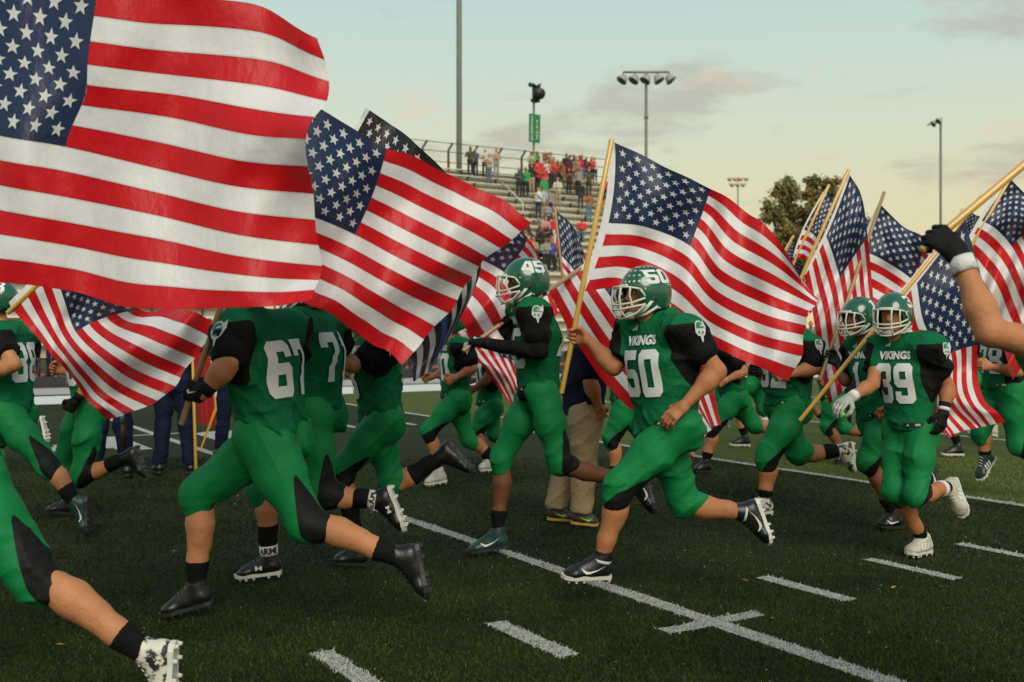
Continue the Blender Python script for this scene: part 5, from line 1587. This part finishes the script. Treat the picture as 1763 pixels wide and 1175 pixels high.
# the raised arm on the right and its pole
pb, pt = P(1586, 432, 3.32), P(1960, 118, 3.55)
fp = empty('flag_pole', pb, 'bare gilt pole held high in a raised black glove', 'flag pole')
pole('pole', pt, pb, .0125, M_BRASS, fp)
gpt = pb + (pt - pb) * .055
person(dict(z=3.4, b=1.22, ab=.92, h=.008, label='football player reaching in with one bare arm raised, black glove round a pole', group=GP, seed=54, num='75', skin='light', planted='', look=(-1, 0, 0), crest=False, plain=True,
  j=dict(P=(1905, 880), N=(1905, 566), H=(1902, 460), SL=(1858, 610, -.12), SR=(1925, 600, .2), EL=(1704, 572, -.2), WL=(1630, 460, -.1), ER=(1900, 720, .25), WR=(1850, 760, .25),
         KL=(1880, 1080, -.1), AL=(2000, 1240, -.1), TL=(2040, 1320, -.1), KR=(1870, 1090, .12), AR=(1890, 1290, .12), TR=(1830, 1330, .12)),
  handL={'grip': (gpt, unit(pt - pb)), 'glove': M_GLOVEB, 'cuff': M_WHITEC, 's': 1.08}))
# ---- coach, colour guard, staff
M_KHAKI = cloth('khaki_cotton', (.36, .26, .15), .85); M_NAVY = cloth('navy_cotton', (.010, .014, .030), .85); M_DNAVY = cloth('navy_wool', (.008, .014, .035), .9)
M_SHOEX = mat('shoe_bright', (.05, .03, .02), .5, var=.8, vscale=20); M_SOLEX = mat('sole_bright', (.55, .35, .06), .5, var=.5, vscale=18)
person(dict(z=7.9, b=1.2, h=.011, label='coach in navy shirt and khaki trousers standing between the players', seed=60, skin='light', look=(1, .3, 0), planted='LR', civil=dict(top=M_NAVY, bottom=M_KHAKI, shoe=(M_SHOEX, M_SOLEX, 'tick'), sleeve=.7, phone=1),
  j=dict(P=(1004, 706), N=(1006, 590), H=(1006, 546), SL=(1004, 602, .2), SR=(1012, 602, -.2), EL=(1000, 660, .24), WL=(1020, 700, .2), ER=(1016, 660, -.24), WR=(1030, 700, -.2),
         KL=(972, 800, .1), AL=(956, 878, .1), TL=(986, 896, .1), KR=(1006, 806, -.1), AR=(998, 884, -.1), TR=(1030, 904, -.1))))
M_CAPW = mat('cap_white', (.66, .65, .62), .7)
for i, (x, y0, z, lab) in enumerate(((300, 819, 10.6, 'colour guard member in navy trousers beside the red and gold flag'), (190, 823, 10.4, 'colour guard member in navy trousers with a rifle'), (402, 790, 12.0, 'colour guard member in navy trousers behind number 67'))):
    s = FPX / z; q = lambda dx, hh, dz=0: (x + dx * s, y0 - hh * s, dz)
    person(dict(z=z, b=1.0, h=.013, label=lab, seed=70 + i, skin='light', look=(.1, 1, 0), planted='LR', civil=dict(top=M_DNAVY, bottom=M_DNAVY, shoe=(M_SHOEB, M_SOLEB), sleeve=1.9, hat=M_CAPW, sock=M_BLACKC),
      j=dict(P=q(0, .96), N=q(0, 1.50), H=q(0, 1.66), SL=q(-.20, 1.42), SR=q(.20, 1.42), EL=q(-.25, 1.14), WL=q(-.14, 1.05, .2), ER=q(.25, 1.14), WR=q(.14, 1.05, .2),
             KL=q(-.11, .52), AL=q(-.15, .085), TL=q(-.19, .03, .17), KR=q(.12, .52), AR=q(.16, .085), TR=q(.20, .03, .17))))
# red parade flag with gold fringe
pa, pbt = P(330, 560, 10.45), P(337, 824, 10.45); pbt[2] = .02
rf = empty('flag', pbt, 'red parade flag with gold fringe hanging beside navy trousers', 'flag')
pole('pole', pa, pbt, .016, M_BRASS, rf)
M_PRED = flag_cloth('parade_red', (.42, .02, .02), .15); M_PGOLD = flag_cloth('gold_fringe', (.60, .30, .03), .2)
def drape(rows, name, m):
    n = len(rows[0]); V = [P(px, py, 10.45 + dz) for row in rows for px, py, dz in row]
    F = [(j * n + i, j * n + i + 1, (j + 1) * n + i + 1, (j + 1) * n + i) for j in range(len(rows) - 1) for i in range(n - 1)]
    obj(name, V, F, m, rf, uv=np.full((len(V), 2), .5))
drape([[(331 + 30 * i / 8 + 2 * j, 600 + j * 22 + 14 * (i / 8) * (1 - j / 6), -.05 * math.sin(i * 1.5 + j * .4)) for i in range(9)] for j in range(7)], 'cloth', M_PRED)
drape([[(361 + 2 * j - 14 * max(0, j - 4), 614 + j * 22 + 12 * max(0, j - 4), -.05 * math.sin(12 + j * .4)), (365 + 2 * j - 16 * max(0, j - 4), 618 + j * 22 + 14 * max(0, j - 4), -.05 * math.sin(12 + j * .4))] for j in range(7)], 'fringe', M_PGOLD)
# rifle carried by the guard
rt = P(212, 640, 10.2); rb = P(212, 772, 10.2)
rf2 = empty('rifle', rb, 'parade rifle with dark stock and bright fittings held upright by the colour guard', 'rifle')
M_STOCK = mat('rifle_stock', (.03, .018, .012), .4, coat=.3); M_CHROME = mat('chrome', (.6, .6, .58), .25, metal=.9)
MB().tube([rb, rb + (rt - rb) * .25, rb + (rt - rb) * .4, rb + (rt - rb) * .8], [(.03, .055), (.024, .04), (.02, .026), (.016, .02)], 10).obj('stock', M_STOCK, rf2)
MB().tube([rb + (rt - rb) * .4 + A(0, -.03, 0), rt + A(0, -.03, .25)], .010, 8).obj('barrel', M_STOCK, rf2)
MB().tube([rb + (rt - rb) * .33 + A(0, -.035, 0), rb + (rt - rb) * .52 + A(0, -.035, 0)], [.022, .020], 8).obj('receiver', M_CHROME, rf2)
M_BLK = cloth('black_cotton', (.012, .012, .013), .85)
z = 15.0; s = FPX / z; q = lambda dx, hh, dz=0: (1472 + dx * s, 745 - hh * s, dz)
person(dict(z=z, b=.88, h=.016, label='staff member in black clothes and pale shoes behind the runners', seed=80, skin='light', look=(-.3, -1, 0), planted='LR', civil=dict(top=M_BLK, bottom=M_BLK, shoe=(M_SHOEW, M_SOLEW), sleeve=1.8),
  j=dict(P=q(0, .92), N=q(0, 1.42), H=q(0, 1.57), SL=q(.18, 1.35), SR=q(-.18, 1.35), EL=q(.22, 1.1), WL=q(.2, .88), ER=q(-.22, 1.1), WR=q(-.2, .88), KL=q(.1, .5), AL=q(.12, .085), TL=q(.14, .03, -.17), KR=q(-.1, .5), AR=q(-.12, .085), TR=q(-.14, .03, -.17))))

# ================================================================== SPECTATORS
def crowd_body(pose, girl):
    """one continuous figure about 1.72 m tall facing -Y; faces sorted into shirt / trousers / skin / hair / shoes"""
    S = SDF(); seat = pose == 'sit'
    o = -.42 if seat else 0
    reg = []
    def c(a, b, ra, rb, k, zone):
        S.cone(a, b, ra, rb, k); reg.append((A(*a), A(*b), (ra + rb) / 2, zone))
    for sx in (-1, 1):
        hp = (sx * .09, 0, .92 + o)
        if seat: kn, an = (sx * .11, -.42, .50), (sx * .11, -.40, .09)
        else: kn, an = (sx * .10, -.01, .50), (sx * .11, .02, .09)
        c(hp, kn, .088, .06, .03, 1); c(kn, an, .06, .048, .03, 1)
        c((an[0], an[1] + .03, .045), (an[0] * 1.15, an[1] - .16, .04), .045, .04, .02, 4)
        sh = (sx * .185, 0, 1.38 + o)
        if pose == 'heart' and sx == -1: el, wr = (-.27, -.06, 1.14 + o), (-.02, -.19, 1.24 + o)
        elif pose == 'cross' or seat: el, wr = (sx * .25, -.04, 1.12 + o), (sx * -.02, -.20, 1.12 + o + .03 * sx)
        elif pose == 'phone': el, wr = (sx * .22, -.08, 1.13 + o), (sx * .06, -.30, 1.28 + o)
        else: el, wr = (sx * .24, .02, 1.10 + o), (sx * .22, -.08, .86 + o)
        c(sh, el, .058, .046, .03, 0); c(el, wr, .044, .034, .02, 0 if pose in ('cross', 'side') else 2)
        c(wr, tuple(A(*wr) + unit(A(*wr) - A(*el)) * .09), .034, .03, .02, 2)
    S.oval((0, 0, .95 + o), (0, 0, 1.32 + o), (1, 0, 0), .155, .11, .17, .115, .05); reg.append((A(0, 0, 1.02 + o), A(0, 0, 1.40 + o), .16, 0))
    S.oval((0, 0, .86 + o), (0, 0, .97 + o), (1, 0, 0), .155, .12, .15, .11, .05); reg.append((A(0, 0, .86 + o), A(0, 0, .96 + o), .14, 1))
    c((0, 0, 1.42 + o), (0, -.01, 1.52 + o), .055, .052, .03, 2)
    S.ell((0, -.015, 1.61 + o), np.eye(3), A(.075, .092, .115), .02); reg.append((A(0, -.04, 1.56 + o), A(0, -.045, 1.64 + o), .075, 2))
    reg.append((A(0, .03, 1.66 + o), A(0, .0, 1.70 + o), .085, 3))
    if girl:
        S.oval((0, .05, 1.64 + o), (0, .07, 1.36 + o), (1, 0, 0), .085, .06, .075, .035, .02); reg.append((A(0, .07, 1.64 + o), A(0, .09, 1.36 + o), .075, 3))
    V, F = S.mesh(.021)
    cen = V[F].mean(1)
    D = np.stack([seg_dist(cen, a, b) - r for a, b, r, zz in reg], 1)
    zone = np.array([q[3] for q in reg])[D.argmin(1)]
    me = mesh_data('spectator', V, F)
    for k in range(5): me.materials.append(None)
    me.polygons.foreach_set('material_index', zone.astype(np.int32))
    return me
ARCH = {(p, g): crowd_body(p, g) for p in ('heart', 'cross', 'side', 'phone', 'sit') for g in (False, True)}
_cc = {}
def ccol(name, c):
    if name not in _cc: _cc[name] = mat('crowd_' + name.replace(' ', '_'), c, .85, var=.12, bump=[(14, .3)])
    return _cc[name]
CC = {'olive': (.06, .06, .035), 'purple': (.09, .07, .18), 'cream': (.50, .46, .36), 'beige': (.42, .36, .26), 'tan': (.36, .26, .17), 'dark green': (.03, .055, .04), 'bright green': (.01, .30, .08), 'grey': (.24, .24, .22),
      'black': (.014, .014, .014), 'red': (.55, .03, .03), 'white': (.62, .60, .55), 'brown': (.07, .04, .03), 'charcoal': (.035, .035, .04), 'maroon': (.09, .015, .018), 'rust': (.30, .11, .05), 'pale blue': (.33, .42, .46),
      'pink': (.55, .22, .22), 'navy': (.015, .02, .06), 'royal blue': (.02, .06, .28), 'khaki': (.30, .23, .13), 'blue denim': (.09, .14, .22), 'orange': (.6, .16, .02), 'sage': (.16, .30, .18)}
HAIRS = [(.02, .014, .01), (.08, .045, .02), (.25, .15, .06), (.03, .02, .012)]
def bleacher_spot(px, py):
    best = None
    for r in range(-1, NR):
        v, hgt = (RV + .55, RH - .02) if r < 0 else (row_v(r) - .56, row_h(r) - .36)
        k = (px - CXP) / FPX                       # x = k*y ; v = -.531x + .8474y
        y = v / (UY[0] * k + UY[1]); p = A(k * y, y, hgt)
        e = abs(YH - (hgt - CAMH) / y * FPX - py)
        if best is None or e < best[0]: best = (e, p)
    return best[1]
SEEN = set()
def spectator(p, top, bottom, hair, pose, girl, face, h, where, cap=None, skin_k='light'):
    me = ARCH[(pose, girl)]
    o = bpy.data.objects.new('person', me); COL.objects.link(o)
    o.location = p.tolist(); o.scale = (h, h, h)
    o.rotation_euler = (0, 0, face)
    ps = {'heart': 'hand on heart', 'cross': 'folded arms', 'side': 'hanging arms', 'phone': 'raised hands', 'sit': 'sitting'}[pose]
    for _try in range(60):
     lab = '%s%s in %s top, %s %s, %s %s' % ('long-haired ' if girl else '', 'spectator', top, bottom, 'jeans' if 'denim' in bottom else 'bottoms', ps, where)
     if lab not in SEEN: break
     bottom = random.choice(list(CC))
    SEEN.add(lab)
    ms = [ccol(top, CC[top]), ccol(bottom, CC[bottom]), SK[skin_k], ccol('hair %d' % hair, HAIRS[hair]), M_SHOEB if bottom != 'black' else M_SHOEW]
    for sl, m in zip(o.material_slots, ms):
        sl.link = 'OBJECT'; sl.material = m
    tag(o, lab, 'person', 'spectators standing in the bleachers' if 'bleach' in where else 'people along the far sideline')
    ORIGIN[o.name] = p
    if cap:
        a, b = o, M_SHADE
        V, F = [], []
        mb = MB().ball((0, -.01, 1.69), (.085, .10, .055), 12, 6).ball((0, -.12, 1.68), (.06, .07, .008), 10, 4)
        me2 = mesh_data('cap', mb.V, mb.F); me2.materials.append(ccol(cap, CC[cap]))
        c = bpy.data.objects.new('cap', me2); COL.objects.link(c); c.parent = o
    return o
Z6 = lambda x, y: (780 + x / 5.34, 220 + y / 5.34)
PEOPLE = [(155, 445, 'olive', 'black', 0, 'heart', 1), (205, 450, 'purple', 'navy', 3, 'cross', 0), (290, 455, 'cream', 'charcoal', 0, 'heart', 0), (330, 500, 'beige', 'blue denim', 2, 'phone', 1), (395, 460, 'tan', 'grey', 3, 'cross', 0),
 (605, 650, 'dark green', 'black', 0, 'cross', 1), (665, 655, 'bright green', 'black', 0, 'heart', 1), (715, 475, 'beige', 'black', 1, 'cross', 1), (765, 470, 'brown', 'navy', 3, 'heart', 0), (825, 475, 'grey', 'charcoal', 1, 'heart', 1),
 (855, 478, 'tan', 'black', 2, 'phone', 1), (722, 580, 'black', 'tan', 0, 'cross', 1), (775, 625, 'red', 'black', 1, 'phone', 1), (832, 590, 'red', 'grey', 3, 'heart', 0), (835, 705, 'bright green', 'grey', 3, 'side', 0), (862, 560, 'white', 'black', 2, 'phone', 1),
 (910, 560, 'red', 'charcoal', 1, 'phone', 1), (960, 745, 'cream', 'khaki', 3, 'cross', 0), (962, 585, 'brown', 'black', 1, 'heart', 1), (990, 580, 'rust', 'charcoal', 0, 'cross', 0), (1038, 512, 'black', 'khaki', 3, 'side', 0), (1105, 515, 'charcoal', 'black', 1, 'heart', 1),
 (1180, 512, 'maroon', 'blue denim', 3, 'side', 0), (1222, 505, 'maroon', 'charcoal', 0, 'heart', 0), (1300, 520, 'white', 'navy', 3, 'cross', 0), (1275, 510, 'red', 'black', 0, 'phone', 0), (1245, 635, 'olive', 'charcoal', 1, 'heart', 1), (1170, 745, 'black', 'charcoal', 3, 'side', 0),
 (1245, 900, 'rust', 'blue denim', 1, 'heart', 1), (1400, 700, 'red', 'navy', 0, 'phone', 1), (825, 860, 'pale blue', 'khaki', 1, 'heart', 0), (885, 860, 'grey', 'navy', 3, 'heart', 0), (850, 1095, 'pink', 'blue denim', 0, 'cross', 1), (918, 1105, 'red', 'white', 1, 'heart', 0),
 (640, 1090, 'sage', 'khaki', 3, 'cross', 0), (715, 1150, 'olive', 'black', 0, 'sit', 1), (740, 1230, 'tan', 'black', 3, 'sit', 0), (1180, 1060, 'red', 'blue denim', 3, 'sit', 0), (1360, 830, 'brown', 'khaki', 1, 'heart', 1),
 (800, 1260, 'bright green', 'navy', 1, 'sit', 0), (850, 1320, 'grey', 'black', 3, 'cross', 0), (905, 1330, 'royal blue', 'black', 0, 'heart', 0), (880, 1290, 'sage', 'black', 1, 'sit', 1), (960, 1330, 'red', 'black', 2, 'cross', 1), (560, 1000, 'sage', 'navy', 2, 'side', 1)]
for k in range(20):                                             # the rest of the crowd, thickest in the middle block
    PEOPLE.append((random.uniform(690, 1330) if k < 13 else random.gauss(880, 110), random.uniform(440, 680) if k < 13 else random.uniform(760, 1250), random.choice(['red', 'red', 'black', 'maroon', 'white', 'grey', 'bright green', 'navy', 'charcoal', 'rust', 'tan']),
                   random.choice(['black', 'navy', 'khaki', 'blue denim', 'charcoal', 'grey']), random.randrange(4), random.choice(['heart', 'cross', 'side', 'phone']), random.randrange(2)))
CAPS = {(825, 860): 'red', (885, 860): 'black', (640, 1090): 'dark green', (740, 1230): 'beige'}
for i, (x, y, top, bot, hair, pose, girl) in enumerate(PEOPLE):
    p = bleacher_spot(*Z6(x, y))
    spectator(p, top, bot, hair, pose, bool(girl), math.radians(random.uniform(-35, 15)), random.uniform(.93, 1.05), 'on bleachers', CAPS.get((x, y)), random.choice(['light', 'light', 'tan', 'mid']))
for i, (px, d, top, bot, pose) in enumerate(((40, 31, 'black', 'charcoal', 'side'), (60, 30.4, 'charcoal', 'black', 'cross'), (88, 31.5, 'black', 'navy', 'heart'), (104, 30.6, 'navy', 'black', 'side'), (128, 32, 'black', 'khaki', 'cross'), (700, 36, 'red', 'black', 'side'), (590, 34, 'dark green', 'black', 'cross'), (720, 37, 'white', 'black', 'cross'), (270, 31, 'red', 'charcoal', 'side'), (1290, 38, 'black', 'grey', 'cross'), (1395, 40, 'maroon', 'black', 'side'))):
    p = P(px, 565, d); p[2] = 0
    spectator(p, top, bot, i % 4, pose, False, math.radians(random.uniform(-60, 60)), 1.0, 'by the running track', None, 'light')
# drinks cooler and table behind the low wall
c = P(48, 565, 30.0); c[2] = 0
e = empty('drinks_cooler', c, 'orange drinks cooler with white lid on a dark stand', 'cooler')
MB().tube([c + A(0, 0, .62), c + A(0, 0, .66), c + A(0, 0, 1.2), c + A(0, 0, 1.22)], [.24, .26, .29, .27], 18).obj('tub', ccol('orange', CC['orange']), e)
MB().tube([c + A(0, 0, 1.22), c + A(0, 0, 1.30), c + A(0, 0, 1.32)], [.30, .30, .2], 18).obj('lid', ccol('white', CC['white']), e)
MB().box(c + A(0, 0, .59), (.9, .6, .05)).obj('stand_top', M_STEEL, e, smooth=False)
for sx in (-1, 1):
    for sy in (-1, 1):
        MB().tube([c + A(sx * .4, sy * .25, 0), c + A(sx * .4, sy * .25, .57)], .02, 6).obj('leg', M_STEEL, e)
